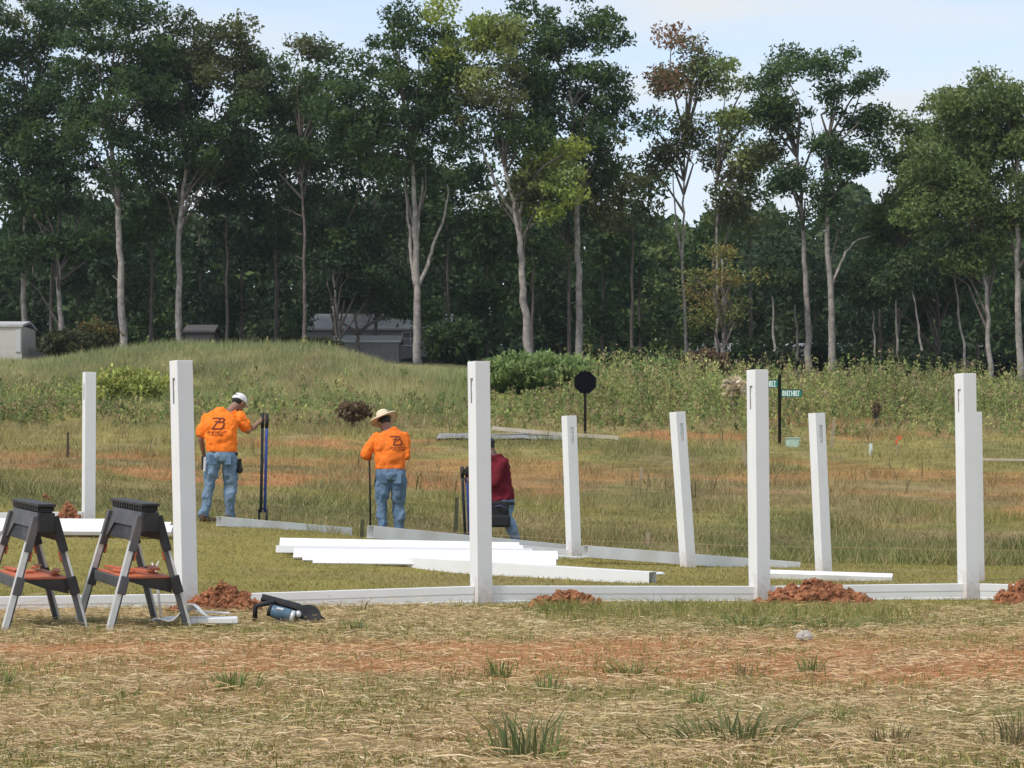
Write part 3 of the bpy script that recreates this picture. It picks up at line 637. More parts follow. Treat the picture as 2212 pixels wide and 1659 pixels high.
GREENS['cream'] = [(0.55,0.46,0.32),(0.45,0.36,0.22),(0.62,0.55,0.42)]
bush('wide rounded green bush mound behind the second tall front post', 1150, 806, 128, 38, 104, 'bushgreen', n=15000, upright=True, size=.08)
bush('rounded light green bush at the foot of the wood right of the stop sign', 1420, 805, 48, 26, 106, 'bushgreen', n=4500, upright=True)
bush('bright lime green weedy bush between the two leftmost posts', 275, 838, 88, 40, 94, 'lime', n=5200, upright=True)
bush('brown dried out bush standing in the field left of the man in the straw hat', 765, 888, 36, 20, 80, 'brown', n=900, size=.06)
bush('cream coloured withered bush beside the third tall front post', 1588, 835, 22, 20, 92, 'cream', n=420, size=.09)
bush('small dry brown shrub on the clay slope at the right', 1893, 885, 11, 18, 86, 'brown', n=170, size=.05)
bush('dark shrub under the trees beside the white shed', 150, 745, 60, 30, 138, 'olive', n=5000, size=.1)
bush('orange tinged shrub at the foot of the pale trunk left of the mound', 210, 725, 45, 32, 140, 'autumn', n=2600, size=.1)
bush('dark shrub against the right end of the grey house', 980, 740, 62, 45, 138, 'dark', n=6500, size=.11)
bush('leafy shrub left of the grey house on the edge of the mound', 690, 752, 45, 20, 132, 'olive', n=3500, size=.1)
bush('low bush in the shade behind the stop sign', 1345, 790, 55, 30, 128, 'dark', n=5000, size=.1)
bush('dark reddish shrub under the small yellowing tree', 1520, 790, 50, 30, 135, 'brown', n=4500, size=.1)
bush('dim shrub at the foot of the dark pair of trees', 1660, 790, 60, 32, 140, 'deep', n=4500, size=.1)
bush('dark shrub at the foot of the right hand wood', 1980, 800, 90, 35, 140, 'deep', n=7000, size=.11)
bush('dark shrub near the right edge of the wood', 2170, 800, 60, 35, 146, 'deep', n=5000, size=.11)

bush('leafy green shrub hiding part of the pale house right of the yellowing tree', 1615, 775, 38, 34, 150, 'dark', n=4500, size=.11)
bush('dark leafy shrub between the two trunks of the dark pair', 1772, 778, 30, 34, 150, 'deep', n=3500, size=.11)
bush('dark shrub just right of the right tree of the dark pair', 1850, 790, 40, 30, 146, 'dark', n=4000, size=.11)
# ------------------------------------------------------------------ buildings glimpsed through the trees
WALLG = mat('grey_siding', (0.23, 0.225, 0.215), 0.8, var=0.1, scale=2)
ROOFP = mat('pale_roofing', (0.42, 0.415, 0.41), 0.8, var=0.15, scale=2, dirt=(.2,.19,.17), dirtamt=.7)
SHEDG = mat('shed_metal', (0.20, 0.195, 0.18), 0.7, var=0.08, scale=2)
TRIM = mat('pale_trim', (0.5, 0.5, 0.48), 0.7, var=0.05)
GLASS = mat('dark_glass', (0.03, 0.035, 0.045), 0.15, var=0.1, spec=.6)
WHITEW = mat('white_wall', (0.50, 0.475, 0.42), 0.7, var=0.08, scale=3)
BROWN = mat('brown_boards', (0.05, 0.043, 0.04), 0.8, var=0.2, scale=3)
def building(name, label, cat, D, x0, x1, ytop, ybot, depth, wall, roof, yridge, windows=(), doors=(), over=0.4, planks=False):
    a = P(x0, ytop, D); b = P(x1, ybot, D); zb = min(b.z, g1((a.x+b.x)/2, D)) - 0.3
    root = empty(name, ((a.x+b.x)/2, D, zb), 0, label, cat); O = Vector(root.location); hw = (b.x - a.x)/2; H = a.z - zb
    bm = bmesh.new(); box(bm, (-hw, 0, 0), (hw, depth, H)); ob('wall', bm, wall, root)
    zr = Z(yridge, D + depth/2) - zb
    bm = bmesh.new()
    for sgn, yy in ((-1, -over), (1, depth + over)):
        v = [bm.verts.new(p) for p in ((-hw-over, yy, H-.06), (hw+over, yy, H-.06), (hw+over, depth/2, zr), (-hw-over, depth/2, zr),
                                       (-hw-over, yy, H+.08), (hw+over, yy, H+.08), (hw+over, depth/2, zr+.14), (-hw-over, depth/2, zr+.14))]
        for f in ((0,1,2,3),(7,6,5,4),(0,4,5,1),(1,5,6,2),(2,6,7,3),(3,7,4,0)): bm.faces.new([v[i] for i in f])
    ob('roof', bm, roof, root)
    if planks:
        n = int(2*hw / .3)
        for i in range(n):
            bm = bmesh.new(); xx = -hw + .15 + i*(2*hw-.3)/max(n-1,1); box(bm, (xx-.13, -.035, .1), (xx+.13, -.003, H-.1)); ob('panel', bm, wall, root)
    for (wx0, wx1, wy0, wy1) in windows:
        p, q = P(wx0, wy0, D), P(wx1, wy1, D); bm = bmesh.new(); l, r, t, bt = p.x-O.x, q.x-O.x, p.z-zb, q.z-zb; f = .09
        box(bm, (l,-.1,bt),(r,-.003,bt+f)); box(bm,(l,-.1,t-f),(r,-.003,t)); box(bm,(l,-.1,bt+f),(l+f,-.003,t-f)); box(bm,(r-f,-.1,bt+f),(r,-.003,t-f))
        box(bm, (l+f,-.09,(t+bt)/2-.03),(r-f,-.003,(t+bt)/2+.03)); box(bm, ((l+r)/2-.03,-.095,bt+f),((l+r)/2+.03,-.003,(t+bt)/2-.03)); box(bm, ((l+r)/2-.03,-.095,(t+bt)/2+.03),((l+r)/2+.03,-.003,t-f))
        wo = ob('window', bm, TRIM, root); bm = bmesh.new(); box(bm, (l+f,-.03,bt+f),(r-f,-.006,t-f)); ob('pane', bm, GLASS, wo)
    for (dx0, dx1, dy0, dy1) in doors:
        p, q = P(dx0, dy0, D), P(dx1, dy1, D); bm = bmesh.new(); box(bm, (p.x-O.x, -.07, q.z-zb), (q.x-O.x, -.004, p.z-zb)); ob('door', bm, TRIM, root)
    return root
building('house', 'low grey house with a pale roof half hidden by trees above the mound', 'house', 160, 655, 965, 712, 772, 7, WALLG, ROOFP, 682, windows=[(868,906,716,748)], doors=[])
building('shed', 'grey flat sided shed standing in front of the low grey house', 'shed', 152, 722, 862, 738, 775, 3, SHEDG, TRIM, 729, planks=True, over=.15)
building('shed', 'white shed at the left edge of the picture', 'shed', 138, -60, 47, 704, 775, 4, WHITEW, ROOFP, 699, doors=[(34,45,712,760)], over=.1)
building('shed', 'small dark brown shed behind the crest of the mound', 'shed', 146, 399, 462, 716, 748, 3, BROWN, mat('brown_roof',(0.085,0.075,0.075),.8), 706, over=.1)
building('house', 'pale house glimpsed between trunks behind the small yellowing tree', 'house', 182, 1500, 1850, 768, 806, 8, WHITEW, ROOFP, 745, windows=[(1560,1580,776,792),(1690,1710,776,792)])
# far grey paling fence left
r = empty('fence', PG(95, 140), 0, 'low grey board fence between the white shed and the dim trunk', 'fence')
for i in range(22):
    bm = bmesh.new(); xx = -1.35 + i*.13; box(bm, (xx, 0, -.2), (xx+.115, .025, 1.0 + .03*math.sin(i*3))); ob('board', bm, SHEDG, r)
bm = bmesh.new(); box(bm, (-1.4,.026,.25),(1.5,.07,.33)); box(bm, (-1.4,.026,.75),(1.5,.07,.83)); ob('rail', bm, SHEDG, r)

# ------------------------------------------------------------------ white posts
def post_bm(w=0.127, H=1.83, slot=None, slotz=(1.44, 1.66), sw=0.042, th=0.004, holes=True):
    """hollow square post, open ends; slot: 'left' or 'front' face"""
    bm = bmesh.new(); h = w/2
    cor = [(-h,-h),(h,-h),(h,h),(-h,h)]   # faces: 0 front(-y),1 right,2 back,3 left
    zs = [-0.35, H] if not slot else [-0.35, slotz[0], slotz[1], H]
    cache = {}
    def V(x, y, z):
        k = (round(x,5), round(y,5), round(z,5))
        if k not in cache: cache[k] = bm.verts.new((x,y,z))
        return cache[k]
    for i in range(4):
        a, b = cor[i], cor[(i+1)%4]
        isl = (slot == 'left' and i == 3) or (slot == 'front' and i == 0)
        ts = [0, .5 - sw/w/2, .5 + sw/w/2, 1] if isl else [0, 1]
        for j in range(len(zs)-1):
            for k in range(len(ts)-1):
                if isl and j == 1 and k == 1: continue
                p = [(a[0]+(b[0]-a[0])*t, a[1]+(b[1]-a[1])*t) for t in (ts[k], ts[k+1])]
                bm.faces.new((V(*p[0], zs[j]), V(*p[1], zs[j]), V(*p[1], zs[j+1]), V(*p[0], zs[j+1])))
    bmesh.ops.recalc_face_normals(bm, faces=bm.faces)
    return bm
def post(px, D, yaw, lean, label, slot, H=1.83, dz=0, group='white vinyl fence posts standing upright', gz=None):
    b = post_bm(slot=slot, H=H, slotz=(H-.32, H-.13))
    o = ob('fence_post', b, POSTV); so = o.modifiers.new('wall', 'SOLIDIFY'); so.thickness = 0.005; so.offset = -1
    bv = o.modifiers.new('bevel', 'BEVEL'); bv.width = .0025; bv.segments = 1; bv.limit_method = 'ANGLE'; bv.angle_limit = math.radians(60)
    x = X(px, D); o.location = (x, D, (g1(x, D) if gz is None else gz) + dz)
    o.rotation_euler = (Matrix.Rotation(math.radians(lean), 4, 'Y') @ Matrix.Rotation(math.radians(yaw), 4, 'Z')).to_euler()
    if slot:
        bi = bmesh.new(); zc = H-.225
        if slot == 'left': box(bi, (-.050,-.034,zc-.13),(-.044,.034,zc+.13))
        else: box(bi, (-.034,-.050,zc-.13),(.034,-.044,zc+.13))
        ob('slot_lit_panel', bi, SLOT_LIT, o)  # added panel, its pale colour brightens the shaded slot interior
    return tag(o, label, 'fence post', group)
# centre px at base, distance, yaw, lean to the right (deg)
POSTS = {}
def ptop(py, D, gz): return Z(py, D) - gz
def postT(key, pxb, pxt, ytop, D, yaw, label, slot, gz):
    H = ptop(ytop, D, gz); lean = math.degrees(math.atan2((pxt - pxb)/F*D, H))
    POSTS[key] = (X(pxb, D), D, gz, yaw)
    return post(pxb, D, yaw, lean, label, slot, H=H, gz=gz)
postT('A', 191, 193, 804, 25.3, 26, 'white post far left of the picture, behind the leftmost sawhorse', 'left', .37)
postT('B', 403, 391, 779, 16.15, 35, 'tall white post rising out of the dirt beside the right sawhorse', 'left', -.02)
postT('C', 1040, 1034, 781, 16.75, 29, 'tall white post that hides the worker in the dark red shirt', 'left', 0)
postT('D', 1641, 1636, 799, 17.65, 27, 'tall white post standing left of the street name sign', 'left', -.01)
postT('E', 2092, 2085, 807, 18.1, 24, 'rightmost tall white front post with a notched grey slot', 'left', -.01)
postT('F', 1240, 1229, 898, 24.8, 28, 'white back post standing below the black octagon sign', 'front', .05)
postT('G', 1487, 1463, 889, 23.9, 31, 'white back post that leans clearly to the left', 'front', -.05)
postT('H', 1780, 1764, 892, 23.1, 29, 'white back post nearest the leaning wooden stake, right of the street name sign', 'front', -.09)
postT('E2', 2108, 2102, 890, 22.3, 26, 'white back post almost hidden behind the rightmost tall front post', None, -.1)

def rail_between(p, q, label, z0=.0, h=.163, t=.05, group='white bottom rails of the front fence line'):
    """hollow bottom rail with shallow ribs along its faces"""
    p, q = Vector(p), Vector(q); L = (q - p).length; o_ = bmesh.new()
    prof = [(-t/2,0),(-t/2,h*.30),(-t/2+.003,h*.33),(-t/2+.003,h*.62),(-t/2,h*.65),(-t/2,h),(-t/2+.008,h+.002),(t/2-.008,h+.002),(t/2,h),(t/2,h*.65),(t/2-.003,h*.62),(t/2-.003,h*.33),(t/2,h*.3),(t/2,0)]
    A = [o_.verts.new((0, y, z)) for y, z in prof]; B = [o_.verts.new((L, y, z)) for y, z in prof]
    for i in range(len(prof)): 
        j = (i+1) % len(prof); o_.faces.new((A[i], A[j], B[j], B[i]))
    o_.faces.new(A[::-1]); o_.faces.new(B); bmesh.ops.recalc_face_normals(o_, faces=o_.faces)
    o = ob('bottom_rail', o_, VINYL, bevel=.002)
    d = q - p; o.location = p; o.rotation_euler = (0, -math.atan2(d.z, math.hypot(d.x, d.y)), math.atan2(d.y, d.x))
    return tag(o, label, 'fence rail', group)
def pp(k, s, dz):
    x, y, z, yaw = POSTS[k]; a = math.radians(yaw); return Vector((x + s*.0615*math.cos(a), y + s*.0615*math.sin(a), z + dz))
Bp, Cp, Dp, Ep = [Vector(POSTS[k][:3]) for k in 'BCDE']
rail_between(Bp + (Cp-Bp).normalized()*.062 + Vector((0,0,-.06)), Cp + (Bp-Cp).normalized()*.062 + Vector((0,0,-.04)), 'bottom rail running from the dirt covered left post to the second tall post')
rail_between(Cp + (Dp-Cp).normalized()*.062 + Vector((0,0,-.04)), Dp + (Cp-Dp).normalized()*.062 + Vector((0,0,-.075)), 'bottom rail between the second and third tall posts, with grass along its foot')
rail_between(Dp + (Ep-Dp).normalized()*.062 + Vector((0,0,-.075)), Ep + (Dp-Ep).normalized()*.062 + Vector((0,0,-.075)), 'bottom rail partly buried by the biggest clay heap')
rail_between(Bp + Vector((-2.5,-.75,-.05)), Bp + Vector((-.06,-.02,-.05)), 'bottom rail seen behind the legs of the sawhorses')
rail_between(Ep + Vector((.062,.0,-.075)), Ep + Vector((2.4,-.35,-.12)), 'bottom rail leaving the picture at the right edge')
xa, ya, za, _ = POSTS['A']
rail_between((xa-2.5, ya-.3, za+.0), (xa-.06, ya-.02, za+.03), 'bottom rail joined to the far left post behind the sawhorse', h=.17, group='white rails of the back fence line')

# ------------------------------------------------------------------ lying posts, rails and boards
def lying(a, b, w, h, label, name='lying_post', cat='fence post', hollow=True, roll=0, m=VINYL_D, group='white posts and rails lying on the lawn'):
    a, b = Vector(a), Vector(b); L = (b-a).length; bm = bmesh.new(); c = [(-w/2,-h/2),(w/2,-h/2),(w/2,h/2),(-w/2,h/2)]
    A = [bm.verts.new((0,y,z)) for y,z in c]; B = [bm.verts.new((L,y,z)) for y,z in c]
    for i in range(4): bm.faces.new((A[i],A[(i+1)%4],B[(i+1)%4],B[i]))
    if not hollow: bm.faces.new(A[::-1]); bm.faces.new(B)
    bmesh.ops.recalc_face_normals(bm, faces=bm.faces)
    o = ob(name, bm, m)
    if hollow:
        s = o.modifiers.new('wall','SOLIDIFY'); s.thickness = .005; s.offset = -1
    bv = o.modifiers.new('bevel','BEVEL'); bv.width = .002; bv.segments = 1; bv.limit_method='ANGLE'; bv.angle_limit = math.radians(60)
    d = b-a; rot = Matrix.Rotation(math.atan2(d.y,d.x),4,'Z') @ Matrix.Rotation(-math.atan2(d.z,math.hypot(d.x,d.y)),4,'Y') @ Matrix.Rotation(math.radians(roll),4,'X')
    o.rotation_euler = rot.to_euler(); o.location = a
    return tag(o, label, cat, group)
def LP(px, py, D): return P(px, py, D)
lying(LP(473,1126,27.0), LP(755,1150,28.2), .12, .12, 'white post lying on the lawn at the feet of the man in the white cap')
lying(LP(800,1149,23.7), LP(1262,1193,25.6), .127, .135, 'white post lying in front of the man in the straw hat')
lying(LP(1264,1191,23.6), LP(1722,1226,24.8), .127, .127, 'white lying post whose left end touches the back post below the black sign')
lying(LP(886,1217,22.0), LP(1410,1250,20.3), .127, .127, 'white post lying nearest the front fence, its open end at the right', m=VINYL)
lying(LP(1645,1241,22.1), LP(1928,1250,21.8), .15, .07, 'white rail lying with its open end right of the leaning post', name='lying_rail', cat='fence rail', roll=12)
lying(LP(1392,1240,20.45), LP(1432,1238,20.9), .05, .012, 'small white vinyl flap lying beside the open post end', name='offcut', cat='offcut', hollow=False, roll=20)
lying(LP(1120,1186,24.6), LP(1262,1199,24.9), .05, .09, 'upper short white rail tucked behind the lying board stack', name='lying_rail', cat='fence rail', roll=0)
lying(LP(1128,1199,24.2), LP(1258,1208,24.4), .05, .05, 'lower short white rail tucked behind the lying board stack', name='lying_rail', cat='fence rail', roll=5)
# board stack in the middle of the lawn
bs = [
 (604,1174,1122,1184,22.7,.165,38,'topmost white board of the stack on the lawn'),
 (612,1181,1130,1190,22.55,.165,36,'second white board from the top of the stack on the lawn'),
 (596,1186,1150,1193,22.30,.075,80,'white board in the middle of the stack whose left end sticks out'),
 (634,1196,1205,1201,22.20,.165,30,'white board third from the front of the stack on the lawn'),
 (654,1201,1196,1206,22.06,.165,34,'white board second from the front of the stack on the lawn'),
 (676,1206,1201,1211,21.92,.165,39,'frontmost white board of the stack on the lawn')]
for (x0,y0,x1,y1,D,wd,roll,lab) in bs:
    lying(LP(x0,y0,D), LP(x1,y1,D+.1), wd, .022, lab, name='fence_board', cat='fence board', roll=roll, m=VINYL, group='white boards stacked on the middle of the lawn')
for (x1,y,D,roll,lab) in ((372,1146,23.8,24,'frontmost white rail of the stack behind the sawhorses'),(368,1137,24.0,18,'middle white rail of the stack behind the sawhorses'),(240,1128,24.2,10,'topmost white rail of the stack behind the sawhorses')):
    lying(LP(x1-620,y-4,D), LP(x1,y,D), .17, .045, lab, name='lying_rail', cat='fence rail', roll=roll, m=VINYL, group='white rails stacked on the lawn behind the sawhorses')

# ------------------------------------------------------------------ clay heaps
def heap(label, px, D, wpx, hm, seed, depth=.5, clods=70, name='dirt_pile', gz=None, csz=.035):
    s = D/F; R = wpx*s/2; bm = bmesh.new(); n = 34; vs = {}
    x0 = X(px, D); root_z = g1(x0, D) if gz is None else gz
    for i in range(n+1):
        for j in range(n+1):
            u, v = 2*i/n-1, 2*j/n-1; r = math.hypot(u, v); x, y = u*R*1.1, v*R*depth*1.1
            e = max(0, 1 - r**1.7); nn = float(fbm(np.array([u*2.2+seed]), np.array([v*2.2+seed*3]), seed, 4)[0]); n2 = float(fbm(np.array([u*7+seed]), np.array([v*7]), seed+5, 3)[0])
            z = hm*e*(0.35+1.2*nn) + (n2-.5)*hm*.7*min(1, e*2) - .02
            vs[i,j] = bm.verts.new((x, y, z))
    for i in range(n):
        for j in range(n): bm.faces.new((vs[i,j],vs[i+1,j],vs[i+1,j+1],vs[i,j+1]))
    bm2 = bmesh.new()
    rr = random.Random(seed)
    for _ in range(clods):
        a = rr.uniform(0, 6.28); q = rr.uniform(0,1)**.6*1.05; u, v = q*math.cos(a), q*math.sin(a)
        k = vs[max(0,min(n,int((u/1.1+1)/2*n))), max(0,min(n,int((v/1.1+1)/2*n)))].co; sz = (rr.uniform(.3,1.0)**1.6+.12)*csz
        nv = len(bm2.verts); ball(bm2, (u*R, v*R*depth, k.z + sz*.3), (sz*rr.uniform(.8,1.5), sz, sz*rr.uniform(.5,.9)), Euler((rr.uniform(0,3),rr.uniform(0,3),rr.uniform(0,3))).to_matrix().to_4x4(), 2)
        bm2.verts.ensure_lookup_table()
        for vv in bm2.verts[nv:]: vv.co += Vector((rr.uniform(-1,1), rr.uniform(-1,1), rr.uniform(-1,1))) * sz*.30
    o = ob(name, bm, CLAY); o.location = (x0, D, root_z); tag(o, label, 'dirt pile', 'heaps of dug red clay')
    c = ob('clods', bm2, CLAY, o); c['kind'] = 'stuff'
    return o
heap('wide heap of red clay clods between the third and fourth tall front posts', 1755, 17.15, 235, .14, 3, clods=330, csz=.042)
heap('grassy heap of red clay against the rail between the second and third tall posts', 1222, 16.3, 150, .125, 11, clods=150)
heap('loose brown clay heap at the foot of the left front post', 478, 15.7, 165, .19, 8, clods=380, csz=.024)
heap('low spill of brown clay behind the right legs of the right sawhorse', 388, 15.4, 80, .07, 9, clods=60, csz=.02)
heap('red clay heap cut off by the right edge of the picture', 2215, 17.5, 130, .17, 21, clods=200)
heap('dark red clay heap on the back rail left of the far left post', 146, 25.0, 62, .20, 14, clods=60, gz=.42, csz=.035)
heap('tiny clump of soil right of the far left post', 210, 24.9, 14, .07, 15, clods=10, csz=.03, gz=.40)
heap('small dark soil lump alone on the lawn edge at far left', 99, 30, 12, .09, 16, clods=8, csz=.03)

# ------------------------------------------------------------------ sawhorses
def sawhorse(loc, rz, label):
    r = empty('sawhorse', loc, rz, label, 'sawhorse', 'black and silver folding sawhorses')
    L, H = .37, .80; k = .275
    def xs(s, z, o=0): return s * (.045 + (.74 - z) * k + o)
    bm = bmesh.new(); box(bm, (-.040,-L-.02,.745),(.040,L+.02,.780)); box(bm, (-.056,-L-.05,.782),(.056,L+.05,.800))
    for i in range(13):
        y = -L + i*2*L/12
        for s in (-1,1): box(bm, (min(s*.0405,s*.053),y-.012,.750),(max(s*.0405,s*.053),y+.012,.7815))
    ob('top_beam', bm, BLACKP, r, bevel=.003)
    for e in (-1,1):
        bm = bmesh.new(); box(bm, (-.052,e*L-.045,.62),(.052,e*L+.02,.744)); ob('end_bracket', bm, BLACKP, r, bevel=.006)
    for s in (-1,1):
        bm = bmesh.new(); out = [(-L-.01,.744),(-L-.03,.56),(-L+.05,.56),(-L+.14,.65),(L-.14,.65),(L-.05,.56),(L+.03,.56),(L+.01,.744)]
        A = [bm.verts.new((xs(s,z,.006), y, z)) for y,z in out]; B = [bm.verts.new((xs(s,z,-.008), y, z)) for y,z in out]
        n = len(out)
        for i in range(n): bm.faces.new((A[i],A[(i+1)%n],B[(i+1)%n],B[i]))
        bm.faces.new(A); bm.faces.new(B[::-1]); bmesh.ops.triangulate(bm, faces=[f for f in bm.faces if len(f.verts) > 4]); bmesh.ops.recalc_face_normals(bm, faces=bm.faces)
        ob('side_apron', bm, CHAR, r, bevel=.002)
        for e in (-1,1):
            y = e*L
            def pt(z, o=0): return Vector((xs(s, z, .004+o), y + e*(.74-z)*.06, z))
            bm = bmesh.new(); bar(bm, pt(.72), pt(.50), .050, .056, (0,1,0)); ob('leg_socket', bm, BLACKP if s > 0 else CHAR, r, bevel=.004)
            wl, wi = (.036,.010) if s < 0 else (.016,.028)
            lg = bmesh.new(); bar(lg, pt(.56,.010), pt(-.06,.010), wl, .042, (0,1,0)); ob('leg', lg, ALU, r, bevel=.003)
            oo = .010 - (wl+wi)/2 - .0005
            li = bmesh.new(); bar(li, pt(.56,oo), pt(-.04,oo), wi, .036, (0,1,0)); ob('leg_shade_strip', li, CHAR, r, bevel=.002)  # added dark strip painting shade on the inner leg side, wider on right legs
            cb = bmesh.new(); bar(cb, pt(.345,-.002), pt(.235,-.002), .056, .058, (0,1,0)); ob('leg_collar', cb, BLACKP if s > 0 else CHAR, r, bevel=.005)
            tb = bmesh.new(); a = pt(.50,-.028); bar(tb, a, a + Vector((-s*-.012,0,-.06)), .014, .024, (0,1,0)); ob('release_tab', tb, ORANGE, r, bevel=.003)
        bm = bmesh.new(); bar(bm, (xs(s,.30,-.002), -L+.02, .300), (xs(s,.30,-.002), L-.02, .300), .065, .022, (1,0,0)); ob('side_bar', bm, CHAR, r, bevel=.003)
    bm = bmesh.new(); box(bm, (-.150,-L+.0,.328),(.150,L-.0,.340)); ob('shelf', bm, ORANGE, r, bevel=.002)
    bm = bmesh.new()
    v = [bm.verts.new(p) for p in ((-.15,-L,.326),(.15,-L,.326),(.15,L,.326),(-.15,L,.326),(.0,-L,.27),(.15,-L,.235),(.15,L,.235),(0,L,.27))]
    for f in ((0,1,2,3),(0,4,5,1),(3,2,6,7),(4,7,6,5),(0,3,7,4),(1,5,6,2)): bm.faces.new([v[i] for i in f])
    bmesh.ops.recalc_face_normals(bm, faces=bm.faces); ob('shelf_tray', bm, BLACKP, r)
    rr = random.Random(int(loc[0]*100)); r.rotation_euler[0] = math.radians(2.0)
    for i in range(5):
        bm = bmesh.new(); a = Vector((rr.uniform(-.12,.12), rr.uniform(-.3,.25), .347+.006*i)); an = rr.uniform(-.7,.7)
        bar(bm, a, a + Vector((math.sin(an)*.12, math.cos(an)*.3, 0)), rr.uniform(.03,.06), .012, (0,0,1)); ob('shelf_rib', bm, ORANGE, r, bevel=.002)
    return r
for (c, lab) in ((Vector((X(328,13.72)+X(250,14.42), 13.72+14.42, 0))/2, 'sawhorse nearer the white post, right one of the two'), (Vector((X(108,13.65)+X(33,14.35), 13.65+14.35, 0))/2, 'sawhorse cut off by the left edge, left one of the two')):
    sawhorse((c.x, c.y, g1(c.x, c.y)), math.radians(24), lab)

# ------------------------------------------------------------------ circular saw, offcuts, small things near the sawhorses
BLUE = mat('blue_grey_plastic', (0.07, 0.13, 0.19), 0.45, var=0.25, scale=20, dirt=(.3,.27,.22), dirtamt=.4)
SILV = mat('scuffed_silver', (0.62, 0.63, 0.63), 0.4, metal=.3, var=.2, scale=20)
RUBB = mat('dark_rubber', (0.018,0.018,0.02), 0.7, var=.3, scale=20, dirt=(.12,.1,.08), dirtamt=.4)
def saw():
    D = 14.35; o = PG(620, D); r = empty('power_saw', o, 0, 'blue and black power saw lying on its side in the straw', 'power saw')
    def q(px, py, dy=0): p = P(px, py, D); return Vector((p.x - o.x, dy, max(p.z - o.z, .0)))
    pts = [q(563,1292),(q(600,1302)),(q(640,1313)),(q(668,1325)),(q(690,1338)),(q(702,1350))]
    bm = bmesh.new(); tube(bm, [p + Vector((0,.06,0)) for p in pts], [.028,.029,.030,.028,.024,.012], 8); tube(bm, [p + Vector((0,.03,-.004)) for p in pts[:5]], [.018,.02,.02,.02,.017], 8); ob('base_plate', bm, RUBB, r, bevel=.002)
    bm = bmesh.new(); c = q(655,1334,.02); bmesh.ops.create_cone(bm, cap_ends=True, segments=26, radius1=.085, radius2=.085, depth=.035, matrix=Matrix.Translation(c+Vector((.03,0,0))) @ Euler((math.radians(70),math.radians(20),0)).to_matrix().to_4x4()); ob('blade_guard', bm, RUBB, r, bevel=.004)
    a, b = q(585,1318,-.04), q(634,1331,-.05)
    bm = bmesh.new(); tube(bm, [a, a.lerp(b,.15), a.lerp(b,.85), b], [.036,.044,.044,.036], 14); mo = ob('motor_housing', bm, BLUE, r, True)
    for t, rr_ in ((.0,.040),(1.0,.041)):
        bm = bmesh.new(); p = a.lerp(b,t); d = (b-a).normalized()*.012; tube(bm, [p-d, p+d], rr_, 14); ob('end_ring', bm, SILV if t else RUBB, r, True)
    bm = bmesh.new(); m = a.lerp(b,.45)+Vector((0,-.03,.028)); box(bm, (-.022,-.01,-.006),(.022,.01,.006), Matrix.Translation(m) @ Euler((.6,.25,0)).to_matrix().to_4x4()); ob('rating_plate', bm, SILV, r)
    bm = bmesh.new(); tube(bm, [q(595,1300,.0), q(562,1306,-.01), q(552,1310,-.01), q(551,1345,-.02)], [.016,.016,.018,.017], 8); ob('handle', bm, RUBB, r, True)
    bm = bmesh.new(); tube(bm, [q(620,1340,-.06), q(600,1347,-.08), q(580,1346,-.06), q(566,1340,-.02), q(552,1345,-.02)], .006, 6); ob('cord', bm, RUBB, r, True)
    bm = bmesh.new(); ball(bm, q(612,1345,-.05), (.06,.05,.026), None, 2); ball(bm, q(672,1345,-.03), (.035,.04,.02), None, 2); ob('grip', bm, RUBB, r, True)
    bm = bmesh.new(); ball(bm, q(645,1326,-.03), (.022,.03,.024), None, 2); ob('knob', bm, SILV, r, True)
saw()
def offcut(label, px, py, D, sx, sy, sz, rz, tilt=0, sheet=False):
    bm = bmesh.new()
    if sheet:
        n = 14; vs = {}
        for i in range(n+1):
            for j in range(5):
                u, v = i/n, j/4; z = sz*math.exp(-((u-.78)/.22)**2)*(1-.3*v) + .012*math.sin(u*9+v*5) + .02
                vs[i,j] = bm.verts.new(((u-.5)*sx + .03*math.sin(v*4), (v-.5)*sy*(.4+.6*math.sin(u*2.6+.3)), z))
        for i in range(n):
            for j in range(4): bm.faces.new((vs[i,j],vs[i+1,j],vs[i+1,j+1],vs[i,j+1]))
    else: box(bm, (-sx/2,-sy/2,0),(sx/2,sy/2,sz))
    o = ob('offcut', bm, VINYL, smooth=False)
    if sheet: s = o.modifiers.new('t','SOLIDIFY'); s.thickness = .004
    else: b = o.modifiers.new('b','BEVEL'); b.width=.003
    p = P(px,py,D); o.location = (p.x, D, max(p.z, g1(p.x,D)+.004)); o.rotation_euler = (0, math.radians(tilt), math.radians(rz)); tag(o, label, 'offcut', 'white vinyl offcuts beside the sawhorse')
offcut('flat white vinyl offcut lying beside the power saw', 462, 1345, 13.95, .30, .20, .035, 8)
offcut('curled white vinyl offcut under the leg of the right sawhorse', 385, 1345, 13.9, .34, .26, .10, -6, sheet=True)
offcut('small white vinyl strip behind the flat offcut', 460, 1325, 14.25, .22, .04, .012, 4, tilt=3)
bm = bmesh.new(); tube(bm, [(0,0,-.02),(-.03,0,.25),(-.05,0,.36)], [.011,.010,.008], 6); tube(bm, [(-.045,0,.33),(-.065,0,.385)], [.008,.004], 6); tube(bm, [(-.045,0,.33),(-.02,0,.395)], [.008,.004], 6)
o = ob('forked_stick', bm, VINYL_D, smooth=True); o.location = PG(349, 14.7); tag(o, 'pale forked stick poking up behind the right sawhorse', 'stick')
# grey rock
bm = bmesh.new(); ball(bm, (0,0,.02), (.052,.045,.038), None, 3)
for v in bm.verts: v.co += v.normal * float(fbm(np.array([v.co.x*30+3]), np.array([v.co.z*30+v.co.y*20]), 3, 3)[0]-.5)*.02
o = ob('rock', bm, mat('grey_rock', (.42,.38,.33), .9, var=.3, scale=20, bump=.6)); o.location = PG(1737, 12.75); tag(o, 'grey rock lying below the grassy strip at the right', 'rock')

